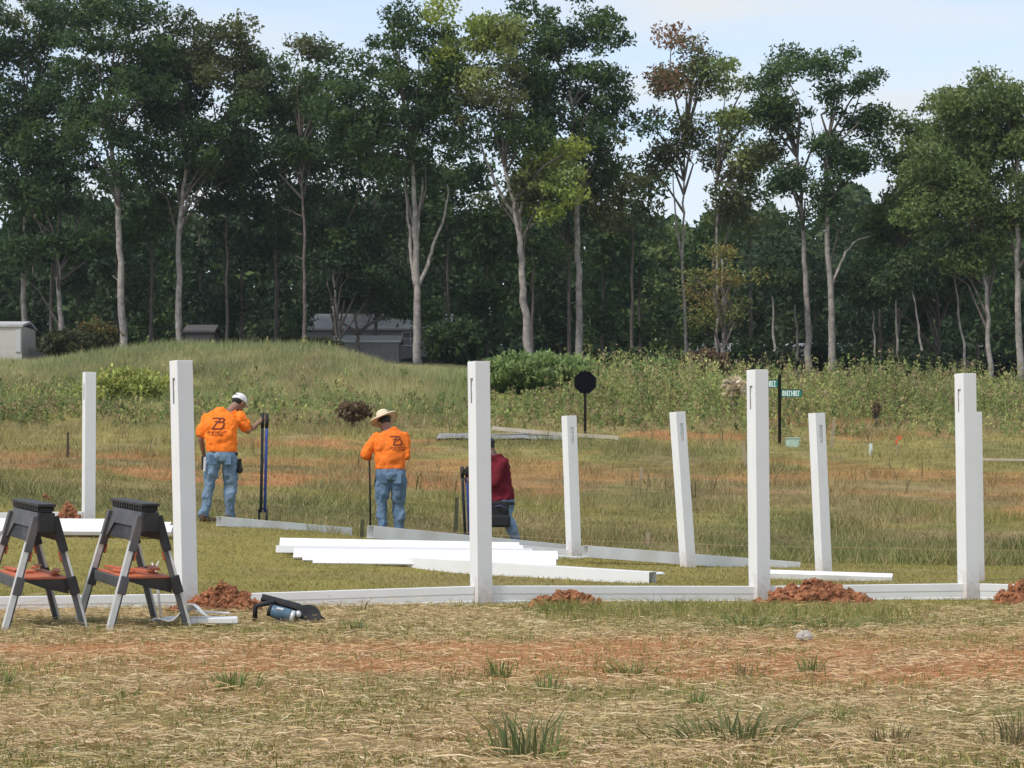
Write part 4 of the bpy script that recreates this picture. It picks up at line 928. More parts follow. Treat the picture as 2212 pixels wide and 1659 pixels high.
# ------------------------------------------------------------------ grass tufts that stand out
def tuft(label, px, D, w_, h, kind, n=60, group='clumps of grass in the straw', name='grass_tuft', seed=0):
    p = PG(px, D); x = RNG.normal(0, w_*.32, n); y = RNG.normal(0, w_*.25, n)
    pal = {'green':[(0.17,0.22,0.07),(0.24,0.27,0.09),(0.12,0.16,0.055)], 'blue':[(0.15,0.185,0.075),(0.11,0.14,0.055),(0.28,0.26,0.12)], 'lime':[(.22,.26,.07),(.17,.21,.06),(.27,.27,.1)], 'dry':[(.30,.24,.13),(.20,.15,.08),(.13,.14,.06)]}[kind]
    B = np.stack([x, y, np.zeros(n)-.01 + G(x+p.x, y+p.y) - p.z], 1); H = RNG.uniform(.3,1,n)*h
    ln = np.stack([x*1.0 + RNG.normal(0,.25,n)*H, y + RNG.normal(0,.2,n)*H], 1)
    c = np.array(pal)[RNG.integers(3,size=n)]*RNG.uniform(.8,1.3,(n,1))
    o = blades(name, B, H, RNG.uniform(.004,.009,n), ln, c); o.location = p; tag(o, label, 'grass tuft', group)
for a in (('large dark spiky grass clump at the bottom centre of the picture',1140,7.35,.20,.21,'blue',150),
  ('bright lime grass sprout beside the dark clump at the bottom centre',1205,7.2,.07,.10,'lime',40),
  ('double leafy grass clump below the clay band on the left',500,9.7,.18,.13,'green',120),
  ('low light green tuft left of the double clump',265,9.3,.12,.08,'green',60),
  ('tall thin grass tuft on the clay band left of centre',1080,10.3,.10,.13,'green',60),
  ('thin upright tuft just right of centre below the clay band',1185,9.6,.08,.13,'green',40),
  ('wide low grass patch on the clay band right of centre',1360,10.5,.32,.09,'green',150),
  ('dry leafy tuft at the right end of the clay band patch',1600,10.4,.12,.10,'dry',50),
  ('small round tuft near the middle right of the clay band',1745,10.6,.10,.12,'green',60),
  ('broad blue green clump low at the right of centre',1590,7.95,.42,.14,'blue',260),
  ('dry stubby clump low at the right',1925,7.7,.13,.11,'dry',80),
  ('straggly dark weed in the bottom right corner',2190,7.6,.12,.18,'dry',60),
  ('small green sprig near the right edge',2160,8.7,.07,.06,'green',25),
  ('green weed tuft between the straw patches right of centre',1500,9.0,.14,.10,'green',55),
  ('bright yellow green sprout below the clay band at the right',1815,8.5,.06,.10,'lime',30),
  ('round green tuft in front of the power saw',765,13.6,.14,.12,'green',90),
  ('green tuft growing over the small clay heap',1212,15.5,.35,.16,'lime',260),
  ('tall grass growing against the rail below the leaning post',1450,16.2,.5,.13,'green',160),
  ('wispy weeds against the rail right of the power saw',775,15.8,.20,.13,'dry',26),
  ('short weeds against the rail left of the second tall post',930,16.2,.35,.07,'dry',30),
  ('left grass clump of the green strip below the third tall post',1620,14.0,.55,.13,'green',330),
  ('middle grass clump of the green strip below the big clay heap',1790,13.9,.45,.12,'green',260),
  ('right grass clump of the green strip below the big clay heap',1940,14.3,.40,.10,'green',170),
  ('dark grass stem tuft on the straw at the left edge',3,9.9,.10,.16,'green',50)):
    tuft(*a[:6], n=a[6])

# ------------------------------------------------------------------ field furniture
DARKM = mat('dark_steel', (0.02,0.018,0.022), 0.6, var=.2)
def sign_octagon():
    D = DG(1264, 940); base = PG(1264, D); r = empty('stop_sign', base, 0, 'black octagonal sign on a thin pole at the edge of the field', 'sign')
    top = Z(800, D) - base.z; c = Z(826, D) - base.z; R = 23.5*D/F/math.cos(math.pi/8)
    bm = bmesh.new(); box(bm, (-.05,-.02,-.3),(.05,.02,top)); ob('pole', bm, mat('dark_wood',(0.02,0.014,0.011),.8,spec=.1), r)
    bm = bmesh.new(); A=[]; B=[]
    for k in range(8):
        a = math.pi/8 + k*math.pi/4; A.append(bm.verts.new((math.cos(a)*R,-.045,c+math.sin(a)*R))); B.append(bm.verts.new((math.cos(a)*R,-.022,c+math.sin(a)*R)))
    bm.faces.new(A); bm.faces.new(B[::-1])
    for k in range(8): bm.faces.new((A[k],B[k],B[(k+1)%8],A[(k+1)%8]))
    bmesh.ops.recalc_face_normals(bm, faces=bm.faces); ob('sign_plate', bm, mat('black_sign_back',(0.004,0.0045,0.008),.8,var=.1,spec=.05), r)
    bm = bmesh.new(); box(bm, (-.02,-.055,c+R*.2),(.02,-.046,c+R*.26)); box(bm, (-.02,-.055,c-R*.3),(.02,-.046,c-R*.24)); ob('bolt', bm, DARKM, r)
sign_octagon()
def sign_street():
    D = DG(1684, 958); base = PG(1684, D); s = D/F; r = empty('street_name_sign', base, 0, 'dark pole carrying two green street name blades', 'sign')
    top = Z(812, D) - base.z; GRN = mat('sign_green',(0.02,0.22,0.17),.5,var=.05); LET = mat('sign_lettering',(0.72,0.82,0.76),.5,var=.03)
    EDG = mat('sign_edge',(0.01,0.07,0.05),.5)
    bm = bmesh.new(); tube(bm, [(0,0,-.4),(0,0,top)], .055, 10); ob('pole', bm, mat('brown_pole',(0.012,0.009,0.006),.8,spec=.1), r)
    bm = bmesh.new(); ball(bm, (0,0,top+.03), .05); ob('cap', bm, DARKM, r)
    for (x0,x1,y0,y1,lay) in ((1654,1681,820,838,0),(1687,1732,841,858,1)):
        l, rr_ = (x0-1684)*s, (x1-1684)*s; t, b = Z(y0,D)-base.z, Z(y1,D)-base.z
        bm = bmesh.new(); box(bm, (l,-.012,b),(rr_,.012,t)); bl = ob('name_blade', bm, GRN, r)
        bm = bmesh.new(); e=.028
        for q in (((l,-.018,t-e),(rr_,-.013,t)),((l,-.018,b),(rr_,-.013,b+e)),((rr_-e,-.018,b+e),(rr_,-.013,t-e))): box(bm,*q)
        ob('border', bm, EDG, bl)
        # letter strokes: the words cannot be read at this size
        bm = bmesh.new(); x = l + .05; R2 = random.Random(5+lay); zt, zb_ = t-.045, b+.035
        while x < rr_ - .09:
            w_ = R2.uniform(.05,.07); k = R2.randrange(4); sw = .027
            box(bm,(x,-.0175,zb_),(x+sw,-.0135,zt))
            if k == 0: box(bm,(x+sw,-.0175,zt-sw),(x+w_,-.0135,zt)); box(bm,(x+w_-sw,-.0175,zb_),(x+w_,-.0135,zt-sw))
            elif k == 1: box(bm,(x+sw,-.0175,zb_),(x+w_,-.0135,zb_+sw)); box(bm,(x+sw,-.0175,zt-sw),(x+w_,-.0135,zt))
            elif k == 2: box(bm,(x+sw,-.0175,(zt+zb_)/2-sw/2),(x+w_,-.0135,(zt+zb_)/2+sw/2)); box(bm,(x+w_,-.0175,zb_),(x+w_+sw*.7,-.0135,zt))
            else: box(bm,(x+sw,-.0175,zt-sw),(x+w_,-.0135,zt))
            x += w_ + .016
        ob('lettering', bm, LET, bl)
sign_street()
# road with pale kerb at the foot of the sign
def road():
    bm = bmesh.new(); ASP = mat('asphalt', (0.24,0.24,0.24), .9, var=.2, scale=3, bump=.3); 
    a0, a1, b0, b1 = X(930,76), X(1335,76), 76.0, 79.0
    n = 30; V=[]
    for i in range(n+1):
        t = i/n; x = X(945,77)+ (X(1225,77)-X(945,77))*t; y0 = 77.0 + t*.1
        V.append((bm.verts.new((x,y0-1.2,g1(x,y0-1.2)+.07)), bm.verts.new((x,y0+1.6,g1(x,y0+1.6)+.10))))
    for A,B in zip(V,V[1:]): bm.faces.new((A[0],B[0],B[1],A[1]))
    o = ob('road', bm, ASP); o['kind'] = 'structure'
    pts = [(1062,925,77.9),(1130,931,77.9),(1200,937,77.9),(1262,941,77.9),(1336,946,77.9)]
    bm = bmesh.new(); P3 = [P(*p) for p in pts]
    for a,b in zip(P3,P3[1:]): bar(bm, a, b, .35, .14, (0,0,1))
    o = ob('kerb', bm, mat('pale_concrete',(0.52,0.45,0.34),.9,var=.15,scale=2)); o['kind'] = 'structure'
    P3 = [P(2115,992,58), P(2300,995,58)]
    bm = bmesh.new(); bar(bm, P3[0], P3[1], .2, .06, (0,0,1)); o = ob('kerb', bm, bpy.data.materials['pale_concrete']); o['kind'] = 'structure'
road()
WOOD = mat('weathered_wood', (0.33,0.26,0.17), .9, var=.25, scale=15)
def stake(label, pxb, pyb, pxt, pyt, D, w_, m, cat='stake', flag=None, name='stake', pointed=True):
    D = DG(pxb, pyb, 26); p = P(pxb, pyb, D); gz = g1(p.x, D); w_ *= 1.15; base = Vector((p.x, D, min(p.z, gz+.1))); t = P(pxt, pyt, D) - base
    bm = bmesh.new(); bar(bm, (0,0,-.1), t, w_, w_*.6, (0,1,0), .8); r = ob(name, bm, m); r.location = base; tag(r, label, cat)
    if flag:
        bm = bmesh.new(); box(bm, (0,-.005,-.06),(.16,.005,.05), Matrix.Translation(t)); box(bm, (-.03,-.03,-.2),(.03,.03,-.062), Matrix.Translation(t)); ob('flag', bm, flag, r)
MET = mat('green_steel', (0.06,0.065,0.03), .6, var=.3, scale=20, dirt=(.15,.08,.04), dirtamt=.5)
stake('short dark steel stake on the lawn edge left of the man in the straw hat', 781,1162,783,1122,27.5,.045,MET)
stake('dark steel fence stake standing left of the worker in red', 984,1152,987,1074,27.8,.06,MET)
stake('thin dark stake in the field at the left of the picture', 146,990,147,934,56,.06,MAT_ST := mat('dark_stake',(.06,.045,.03),.8))
stake('short pale wooden stake standing left of the leaning post', 1397,1182,1400,1150,28.5,.06,WOOD)
stake('thin wooden stake low in the field above the short pale stake', 1385,1042,1386,1008,48,.08,WOOD)
stake('wooden stake beside the third tall front post', 1612,1010,1606,958,55,.09,WOOD)
stake('leaning wooden stake right of the last back post', 1795,970,1802,905,66,.10,WOOD, flag=None)
stake('pale thin plant stake in the field right of the last back post', 1938,985,1937,945,60,.04,WOOD, flag=mat('orange_flag',(.65,.12,.05),.7))
stake('short white capped marker in the field at the right', 1881,985,1881,958,60,.10,mat('white_marker',(.6,.65,.62),.6))
bm = bmesh.new(); box(bm, (-.21,-.2,-.1),(.21,.2,.20)); box(bm, (-.24,-.22,.202),(.24,.22,.24))
o = ob('utility_box', bm, mat('pale_green_plastic',(.42,.55,.45),.6,var=.15,dirt=(.3,.28,.2),dirtamt=.3), bevel=.03); o.location = PG(1712, DG(1712, 966), .06); tag(o, 'low pale green utility box at the foot of the street name sign', 'utility box')
# string line
bm = bmesh.new()
sp = [P(780,1137,27.5), P(985,1150,27.8), P(1260,1168,27), P(1640,1180,26.5), P(2230,1190,26)]
tube(bm, sp, .0022, 4); o = ob('string_line', bm, mat('string',(.4,.25,.14),.7)); tag(o, 'thin builders string stretched low across the field behind the posts', 'string')

def haze():
    bm = bmesh.new(); box(bm, (-2700, -60, -25), (2700, 2560, 60)); o = ob('haze', bm, None)
    m = bpy.data.materials.new('haze_air'); m.use_nodes = True; n = m.node_tree; n.nodes.clear()
    oo = n.nodes.new('ShaderNodeOutputMaterial'); v = n.nodes.new('ShaderNodeVolumePrincipled')
    v.inputs['Color'].default_value = (.80,.90,1,1); v.inputs['Density'].default_value = .00013; v.inputs['Anisotropy'].default_value = .2
    n.links.new(v.outputs[0], oo.inputs['Volume']); o.data.materials.append(m); o['kind'] = 'stuff'
haze()
# ------------------------------------------------------------------ people
SKIN = mat('tanned_skin', (0.28,0.15,0.10), .55, var=.12, scale=25)
SKIND = mat('dark_skin', (0.10,0.055,0.038), .55, var=.12, scale=25)
HAIR = mat('black_hair', (0.012,0.010,0.010), .6, var=.3, scale=80)
def cloth(name, col, var=.12, bscale=22, bump=.5, scale=7): return mat(name, col, .9, var=var, scale=scale, bump=bump, bscale=bscale, spec=.1)
JEAN = mat('blue_denim', (0.155,0.225,0.32), .9, var=.28, scale=6, bump=.4, bscale=16, spec=.1, dirt=(.36,.42,.48), dirtamt=.55)
JEAN2 = mat('darker_denim', (0.115,0.18,0.27), .9, var=.28, scale=6, bump=.4, bscale=16, spec=.1, dirt=(.30,.36,.42), dirtamt=.5)
TEX = bpy.data.textures.new('folds', 'CLOUDS'); TEX.noise_scale = .09; TEX.noise_depth = 2
TEX2 = bpy.data.textures.new('creases', 'MARBLE'); TEX2.noise_scale = .13; TEX2.turbulence = 7
def fuse(name, bm, m, parent, vox=.012, sm=4, disp=0, tex=None):
    me = bpy.data.meshes.new(name+'_raw'); bm.to_mesh(me); bm.free(); o = bpy.data.objects.new(name+'_raw', me); COL.objects.link(o)
    rm = o.modifiers.new('r','REMESH'); rm.mode = 'VOXEL'; rm.voxel_size = vox
    s = o.modifiers.new('s','SMOOTH'); s.factor = .6; s.iterations = sm
    if disp:
        d = o.modifiers.new('d','DISPLACE'); d.texture = tex or TEX2; d.strength = disp; d.mid_level = .5; d.texture_coords = 'LOCAL'
    dg = bpy.context.evaluated_depsgraph_get(); me2 = bpy.data.meshes.new_from_object(o.evaluated_get(dg)); me2.name = name
    bpy.data.objects.remove(o)
    me2.materials.clear()
    return link_mesh(name, me2, m, parent, True)
def limb(bm, a, b, r0, r1, c=None, r2=None, flat=1.0):
    a, b = Vector(a), Vector(b); pts = [(a, r0*1.0, r0*flat), (a.lerp(b,.5), (r0+r1)/2*1.03, (r0+r1)/2*flat), (b, r1, r1*flat)]
    if c is not None:
        c = Vector(c); pts += [(b.lerp(c,.3), r1*1.02, r1*1.02*flat), (b.lerp(c,.65), (r1+r2)/2, (r1+r2)/2*flat), (c, r2, r2*flat)]
    loft(bm, pts, 14)
    ball(bm, a, r0, sub=2); ball(bm, b, r1, sub=2)
def hand(bm, wrist, center, axis=Vector((0,0,1)), out=Vector((0,-1,0)), r=.019):
    """palm and five fingers curled around a handle through `center` along `axis`; knuckles towards `out`"""
    wrist, center = Vector(wrist), Vector(center); out = (out - axis*out.dot(axis)).normalized(); side = axis.cross(out).normalized()
    inw = (wrist - center); inw = (inw - axis*inw.dot(axis)).normalized()
    tang = axis.cross(inw).normalized()
    palm = center + inw*(r+.014)
    loft(bm, [(wrist, .026, .021), (wrist.lerp(palm,.6), .036, .020), (palm, .040, .018)], 12, side=axis)
    for i, k in enumerate((.033,.011,-.011,-.033)):
        ln = (1.0,1.08,1.0,.82)[i]; pts = []
        for j in range(6):
            an = math.radians(10 + 42*j*ln); pts.append(center + axis*k + (inw*math.cos(an) + tang*math.sin(an))*(r+.010))
        tube(bm, pts, [.0105,.010,.0095,.009,.0085,.007], 7)
    pts = [palm + axis*.035, center + axis*.045 - tang*(r+.012) + inw*.008, center + axis*.035 - tang*(r+.010) - inw*.020]
    tube(bm, pts, [.013,.011,.008], 7)
def head(bm, c, face):
    """head with brow, nose, jaw and ears; face = direction looked at"""
    c = Vector(c); f = Vector(face).normalized(); up = Vector((0,0,1)); s = f.cross(up).normalized(); u = s.cross(f)
    R = Matrix((s, f, u)).transposed().to_4x4()
    ball(bm, c + u*.015, (.078,.098,.10), R, 3); ball(bm, c + f*.028 - u*.052, (.056,.062,.058), R, 2)
    tube(bm, [c + f*.09 + u*.012, c + f*.112 - u*.022], [.009,.015], 7)
    ball(bm, c + f*.093 - u*.052, (.022,.010,.007), R, 2); ball(bm, c+f*.088+u*.028, (.05,.014,.010), R, 2)
    for k in (-1,1): ball(bm, c + s*k*.080 - u*.008 - f*.005, (.010,.022,.032), R, 2)
    return R, f, s, u
def person(spec):
    J = {k: Vector(v) for k, v in spec['J'].items()}; r = empty('person', spec['loc'], 0, spec['label'], 'person')
    # body
    b = bmesh.new()
    R, f, s, u = head(b, J['head'], spec['face'])
    tube(b, [J['neck'] - Vector((0,0,.06)), J['neck'], J['head'] - u*.03 - f*.02], [.062,.056,.056], 12)
    T_ = spec['torso']
    loft(b, [(Vector(c), a*.86, d*.84) for c, a, d in T_], 18)
    for k in 'LR':
        limb(b, J['sh'+k], J['el'+k], .046, .037, J['wr'+k], .026); limb(b, J['hip'+k], J['kn'+k], .078, .052, J['an'+k], .042)
        hc = J['hd'+k]; hand(b, J['wr'+k], hc, axis=Vector(spec.get('axis'+k, (0,0,1))).normalized(), out=Vector((0,-1,0)), r=spec.get('grip',.019))
    fuse('body', b, SKIND if spec.get('skin') else SKIN, r, .0105, 2)
    # eyes
    b = bmesh.new()
    for k in (-1,1): ball(b, J['head'] + f*.083 + s*k*.032 + u*.008, .011, sub=2)
    ob('eyes', b, HAIR, r, True)
    # hair
    b = bmesh.new(); ball(b, J['head'] + u*.025 - f*.016, (.083,.092,.096), R, 3); o = fuse('hair', b, HAIR, r, .012, 1, .006, TEX)
    # shirt
    b = bmesh.new(); loft(b, [(Vector(c), a, d) for c, a, d in T_], 22)
    for k in 'LR':
        if spec['sleeve'] == 'short':
            e = J['sh'+k].lerp(J['el'+k], .72); limb(b, J['sh'+k], e, .074, .072, flat=.95)
        else:
            limb(b, J['sh'+k], J['el'+k], .070, .056, J['el'+k].lerp(J['wr'+k], .93), .040)
    tube(b, [J['neck']-Vector((0,0,.05)), J['neck']-Vector((0,0,.0))], [.085,.066], 12)
    shirt = fuse('shirt', b, spec['shirt'], r, .012, 5, .030)
    # trousers
    b = bmesh.new(); hl, hr = J['hipL'], J['hipR']; mid = (hl+hr)/2; w0, wz = T_[0][1], T_[0][0]
    loft(b, [(Vector(T_[0][0])+Vector((0,0,.035)), w0*.93, T_[0][2]*.93), (Vector(T_[0][0])-Vector((0,0,.05)), w0*.98, T_[0][2]*1.02), (mid+Vector((0,0,.02)), w0*1.0, T_[0][2]*1.08), (mid-Vector((0,0,.06)), w0*.93, T_[0][2]*.98)], 20)
    for k in 'LR':
        lower = J['kn'+k].lerp(J['an'+k], 1.0)
        limb(b, J['hip'+k]-Vector((0,0,.04)), J['kn'+k], .100, .076, lower, .068)
    fuse('jeans', b, spec['jeans'], r, .012, 4, .032)
    # belt with loops
    bc = Vector(T_[0][0]) + Vector((0,0,-.022)); b = bmesh.new()
    loft(b, [(bc-Vector((0,0,.018)), w0*1.03, T_[0][2]*1.05), (bc+Vector((0,0,.018)), w0*1.02, T_[0][2]*1.04)], 28); ob('belt', b, RUBB, r, True)
    b = bmesh.new()
    for k in (-.6,-.1,.45): 
        bar(b, bc+Vector((w0*k, -T_[0][2]*math.sqrt(1-k*k)*1.05-.008, -.028)), bc+Vector((w0*k, -T_[0][2]*math.sqrt(1-k*k)*1.04-.008, .024)), .014, .008, (0,1,0))
    ob('belt_loop', b, spec['jeans'], r)
    # back pockets
    for k in (-1,1):
        b = bmesh.new(); pc = mid + Vector((k*w0*.48, -T_[0][2]*1.03, -.035))
        box(b, (-.055,-.004,-.065),(.055,.016,.065), Matrix.Translation(pc) @ Euler((-.05,0,-k*.45)).to_matrix().to_4x4()); ob('back_pocket', b, JEAN2, r, bevel=.006)
    # boots
    for k in 'LR':
        b = bmesh.new(); a = J['an'+k]; d = Vector(spec.get('toe'+k,(0.1,1,0))).normalized()
        tube(b, [a+Vector((0,0,.08)), a], [.055,.052], 12); loft(b, [(a - d*.06 + Vector((0,0,-.02)), .036,.04),(a + Vector((0,0,-.02)), .045,.045),(a + d*.10 + Vector((0,0,-.035)), .048,.03),(a + d*.18 + Vector((0,0,-.045)), .036,.022)], 14, side=(1,0,0) if abs(d.x) < .7 else (0,1,0))
        fuse('boot', b, spec.get('boot', BOOT), r, .01, 3)
    return r, shirt, J, (R, f, s, u)
BOOT = mat('brown_boots', (0.10,0.065,0.04), .7, var=.3, scale=15)
HIVIS = cloth('orange_shirt', (0.98,0.22,0.03), .06, bump=.35)
MAROON = cloth('dark_red_shirt', (0.125,0.014,0.022), .25)
PRINT = mat('dark_print', (0.16,0.03,0.012), .8, var=.1)

def back_print(shirt, root, strokes, cx, cz, sc, shear=0):
    """flat print laid on the back of the shirt: polylines (width, pts) projected along +y onto the cloth"""
    me = shirt.data; bvh = BVHTree.FromPolygons([v.co.copy() for v in me.vertices], [tuple(p.vertices) for p in me.polygons])
    bm = bmesh.new()
    def pr(x, z):
        hit = bvh.ray_cast(Vector((cx + (x + shear*z)*sc, -2, cz + z*sc)), Vector((0,1,0)))
        return None if hit[0] is None else hit[0] + Vector((0,-.006,0))
    for wd, pts in strokes:
        for (x0,z0),(x1,z1) in zip(pts, pts[1:]):
            L = math.hypot(x1-x0, z1-z0); n = max(1, int(L/.12)); nx, nz = -(z1-z0)/L*wd/2, (x1-x0)/L*wd/2; ex, ez = (x1-x0)/L*wd*.35, (z1-z0)/L*wd*.35
            prev = None
            for i in range(n+1):
                t = i/n; x = x0-ex+(x1-x0+2*ex)*t; z = z0-ez+(z1-z0+2*ez)*t; a, b = pr(x+nx,z+nz), pr(x-nx,z-nz)
                if a is None or b is None: prev = None; continue
                a, b = bm.verts.new(a), bm.verts.new(b)
                if prev: bm.faces.new((prev[0], a, b, prev[1]))
                prev = (a, b)
    return ob('printed_emblem', bm, PRINT, root)
# emblem: slanted Z stroke joined to a B, two lines of small lettering under it (unreadable at this size)
EMB = [(.26,[(-1.0,1.0),(.75,1.0)]), (.2,[(-.55,.42),(-.1,.5)]), (.26,[(.35,.95),(-.35,-.05),(-.75,-.72)]), (.26,[(.75,1.0),(.95,.75),(.85,.42),(.15,.28)]), (.26,[(.85,.42),(1.05,.0),(1.0,-.5),(.7,-.78),(-.75,-.78)])]
def words(z, x0, x1, h, seed):
    rr = random.Random(seed); out = []; x = x0
    while x < x1:
        w_ = rr.uniform(.12,.2); k = rr.randrange(3)
        out.append((.09,[(x,z-h/2),(x,z+h/2)]))
        if k: out.append((.08,[(x,z+h/2*(1 if k==1 else -1)),(x+w_,z+h/2*(1 if k==1 else -1))]))
        if k == 2: out.append((.09,[(x+w_,z-h/2),(x+w_,z+h/2)]))
        x += w_ + rr.uniform(.09,.14)
    return out
EMB += words(-1.35,-1.5,1.55,.28,3) + words(-1.80,-1.1,1.2,.24,4)

# --- worker with the white cap
D1 = 28.3; loc1 = PG(472, D1); k1 = F/D1
off1 = loc1.z - Z(1130, D1)
sp1 = dict(loc=loc1, label='man in an orange shirt and white cap holding a post hole digger', face=(.55,.75,-.45), sleeve='short', shirt=HIVIS, jeans=JEAN,
 J=dict(head=(.225,.30,1.575), neck=(.13,.20,1.47), shL=(-.175,.12,1.375), shR=(.265,.17,1.385), elL=(-.245,.10,1.10), wrL=(-.215,.20,.88), hdL=(-.20,.24,.82),
   elR=(.36,.19,1.195), wrR=(.52,.27,1.335), hdR=(.567,.30,1.375), hipL=(-.075,.04,.86), hipR=(.145,.06,.86), knL=(-.125,.03,.47), knR=(.145,.10,.47), anL=(-.19,.0,.09), anR=(.125,.12,.09)),
 torso=[((.045,.05,.925),.195,.125),((.045,.05,1.03),.205,.135),((.03,.06,1.15),.215,.14),((.03,.09,1.28),.228,.14),((.05,.13,1.38),.225,.12),((.09,.17,1.44),.15,.09)],
 toeL=(.85,.4,0), toeR=(.3,1,0))
pr1, sh1, J1, fr1 = person(sp1)
back_print(sh1, pr1, EMB, -.005, 1.285, .078, shear=.15)
def cap(J, fr, root):
    R, f, s, u = fr; c = J['head']; b = bmesh.new(); ball(b, c + u*.045 - f*.002, (.092,.108,.085), R, 3)
    bmesh.ops.bisect_plane(b, geom=b.verts[:]+b.edges[:]+b.faces[:], plane_co=c+u*.018, plane_no=-u, clear_outer=True)
    o = ob('cap', b, mat('white_cap',(.78,.78,.78),.8,var=.04), root, True); so = o.modifiers.new('s','SOLIDIFY'); so.thickness=.004
    b = bmesh.new(); v = [b.verts.new(c + u*.02 + f*(.085+.08*math.sin(t)) + s*.075*math.cos(t) - u*.012*math.sin(t)) for t in [i*math.pi/10 for i in range(11)]]
    b.faces.new(v); bo = ob('cap_brim', b, bpy.data.materials['white_cap'], root); so = bo.modifiers.new('s','SOLIDIFY'); so.thickness=.006
    b = bmesh.new(); tube(b, [c + u*.06 - f*.100 + s*.035, c+u*.075-f*.106, c + u*.06 - f*.100 - s*.035], .007, 6); ob('cap_strap', b, RUBB, root, True)
cap(J1, fr1, pr1)
b = bmesh.new(); ball(b, (.265,.06,.70), (.045,.03,.055), None, 2); box(b, (.235,.03,.74),(.29,.08,.84)); ob('tool_holster', b, RUBB, pr1, bevel=.006)
b = bmesh.new(); box(b, (-.245,.16,.70),(-.195,.27,.88)); ob('phone_pouch', b, RUBB, pr1, bevel=.01)
b = bmesh.new(); bar(b, (-.168,-.05,.86), (-.178,-.055,.68), .028, .012, (0,1,0)); ob('hammer_loop', b, mat('pale_canvas',(.6,.58,.55),.8), pr1)

def digger(label, base, top, handles, sep=.045, rad=.019, blue=True, wide=False):
    """clamshell post hole digger: two handles, grips, blades, hinge"""
    base, top = Vector(base), Vector(top); r = empty('post_hole_digger', base, 0, label, 'post hole digger'); t = top - base
    B1 = mat('blue_fibreglass',(.05,.09,.38),.45,var=.2) if 'blue_fibreglass' not in bpy.data.materials else bpy.data.materials['blue_fibreglass']
    B2 = bpy.data.materials.get('dark_handle') or mat('dark_handle',(.035,.045,.06),.5,var=.3)
    for k, m in ((-1,B2),(1,B1)):
        b = bmesh.new(); tube(b, [Vector((k*sep/2*.9,0,.22)), Vector((k*sep/2,0,t.z*.8)) + Vector((t.x*.8,0,0)), Vector((t.x + k*sep/2*handles, 0, t.z))], [rad,rad,rad*.95], 10); ob('handle', b, m, r, True)
        b = bmesh.new(); p = Vector((t.x*.88 + k*sep/2*handles,0,t.z*.88)); q = Vector((t.x + k*sep/2*handles,0,t.z+.01)); tube(b, [p,q], [rad*1.25,rad*1.3], 10); ob('grip', b, RUBB, r, True)
        b = bmesh.new()
        A = []; Bv = []
        for i in range(7):
            a = math.radians(-65 + i*130/6); wv = Vector((k*(.035+.03*math.cos(a))*1.0, .065*math.sin(a), 0)); A.append(b.verts.new(wv + Vector((0,0,.26)))); Bv.append(b.verts.new(wv*(.6 if abs(i-3) > 2 else .9) + Vector((0,0,.0 if abs(i-3)<2 else .05))))
        for i in range(6): b.faces.new((A[i],A[i+1],Bv[i+1],Bv[i]))
        o = ob('blade', b, DARKM, r, True); so = o.modifiers.new('s','SOLIDIFY'); so.thickness = .004
    b = bmesh.new(); tube(b, [(-.05,0,.27),(.05,0,.27)], .012, 8); ob('hinge', b, DARKM, r)
    return r
h1 = loc1 + J1['hdR']; b1 = Vector((X(568,D1+.3), D1+.28, g1(X(568,D1+.3), D1+.28)-.04))
digger('post hole digger with blue handle gripped by the man in the white cap', b1, (h1.x+.0, D1+.28, h1.z+.05), 1.0, sep=.056)

# --- worker with the straw hat
D2 = 28.2; loc2 = PG(845, D2); 
sp2 = dict(loc=loc2, label='man in an orange long sleeved shirt and wide straw hat seen from behind', face=(-.45,.8,-.5), sleeve='long', shirt=cloth('orange_long_shirt',(0.82,0.19,0.03),.08,bump=.4), jeans=JEAN2,
 J=dict(head=(-.105,.26,1.575), neck=(-.055,.18,1.47), shL=(-.195,.12,1.395), shR=(.175,.12,1.395), elL=(-.335,.06,1.155), wrL=(-.31,.24,1.13), hdL=(-.30,.29,1.12),
   elR=(.205,.06,1.13), wrR=(.10,.27,1.10), hdR=(.06,.31,1.10), hipL=(-.10,.04,.88), hipR=(.095,.05,.88), knL=(-.125,.04,.48), knR=(.085,.07,.48), anL=(-.105,.0,.09), anR=(.105,.08,.09)),
 torso=[((-.01,.05,.965),.188,.125),((-.01,.05,1.06),.195,.13),((-.01,.07,1.18),.205,.135),((-.01,.09,1.30),.215,.135),((-.01,.12,1.40),.205,.115),((-.03,.15,1.455),.13,.085)])
pr2, sh2, J2, fr2 = person(sp2)
back_print(sh2, pr2, EMB, .068, 1.325, .062, shear=-.28)
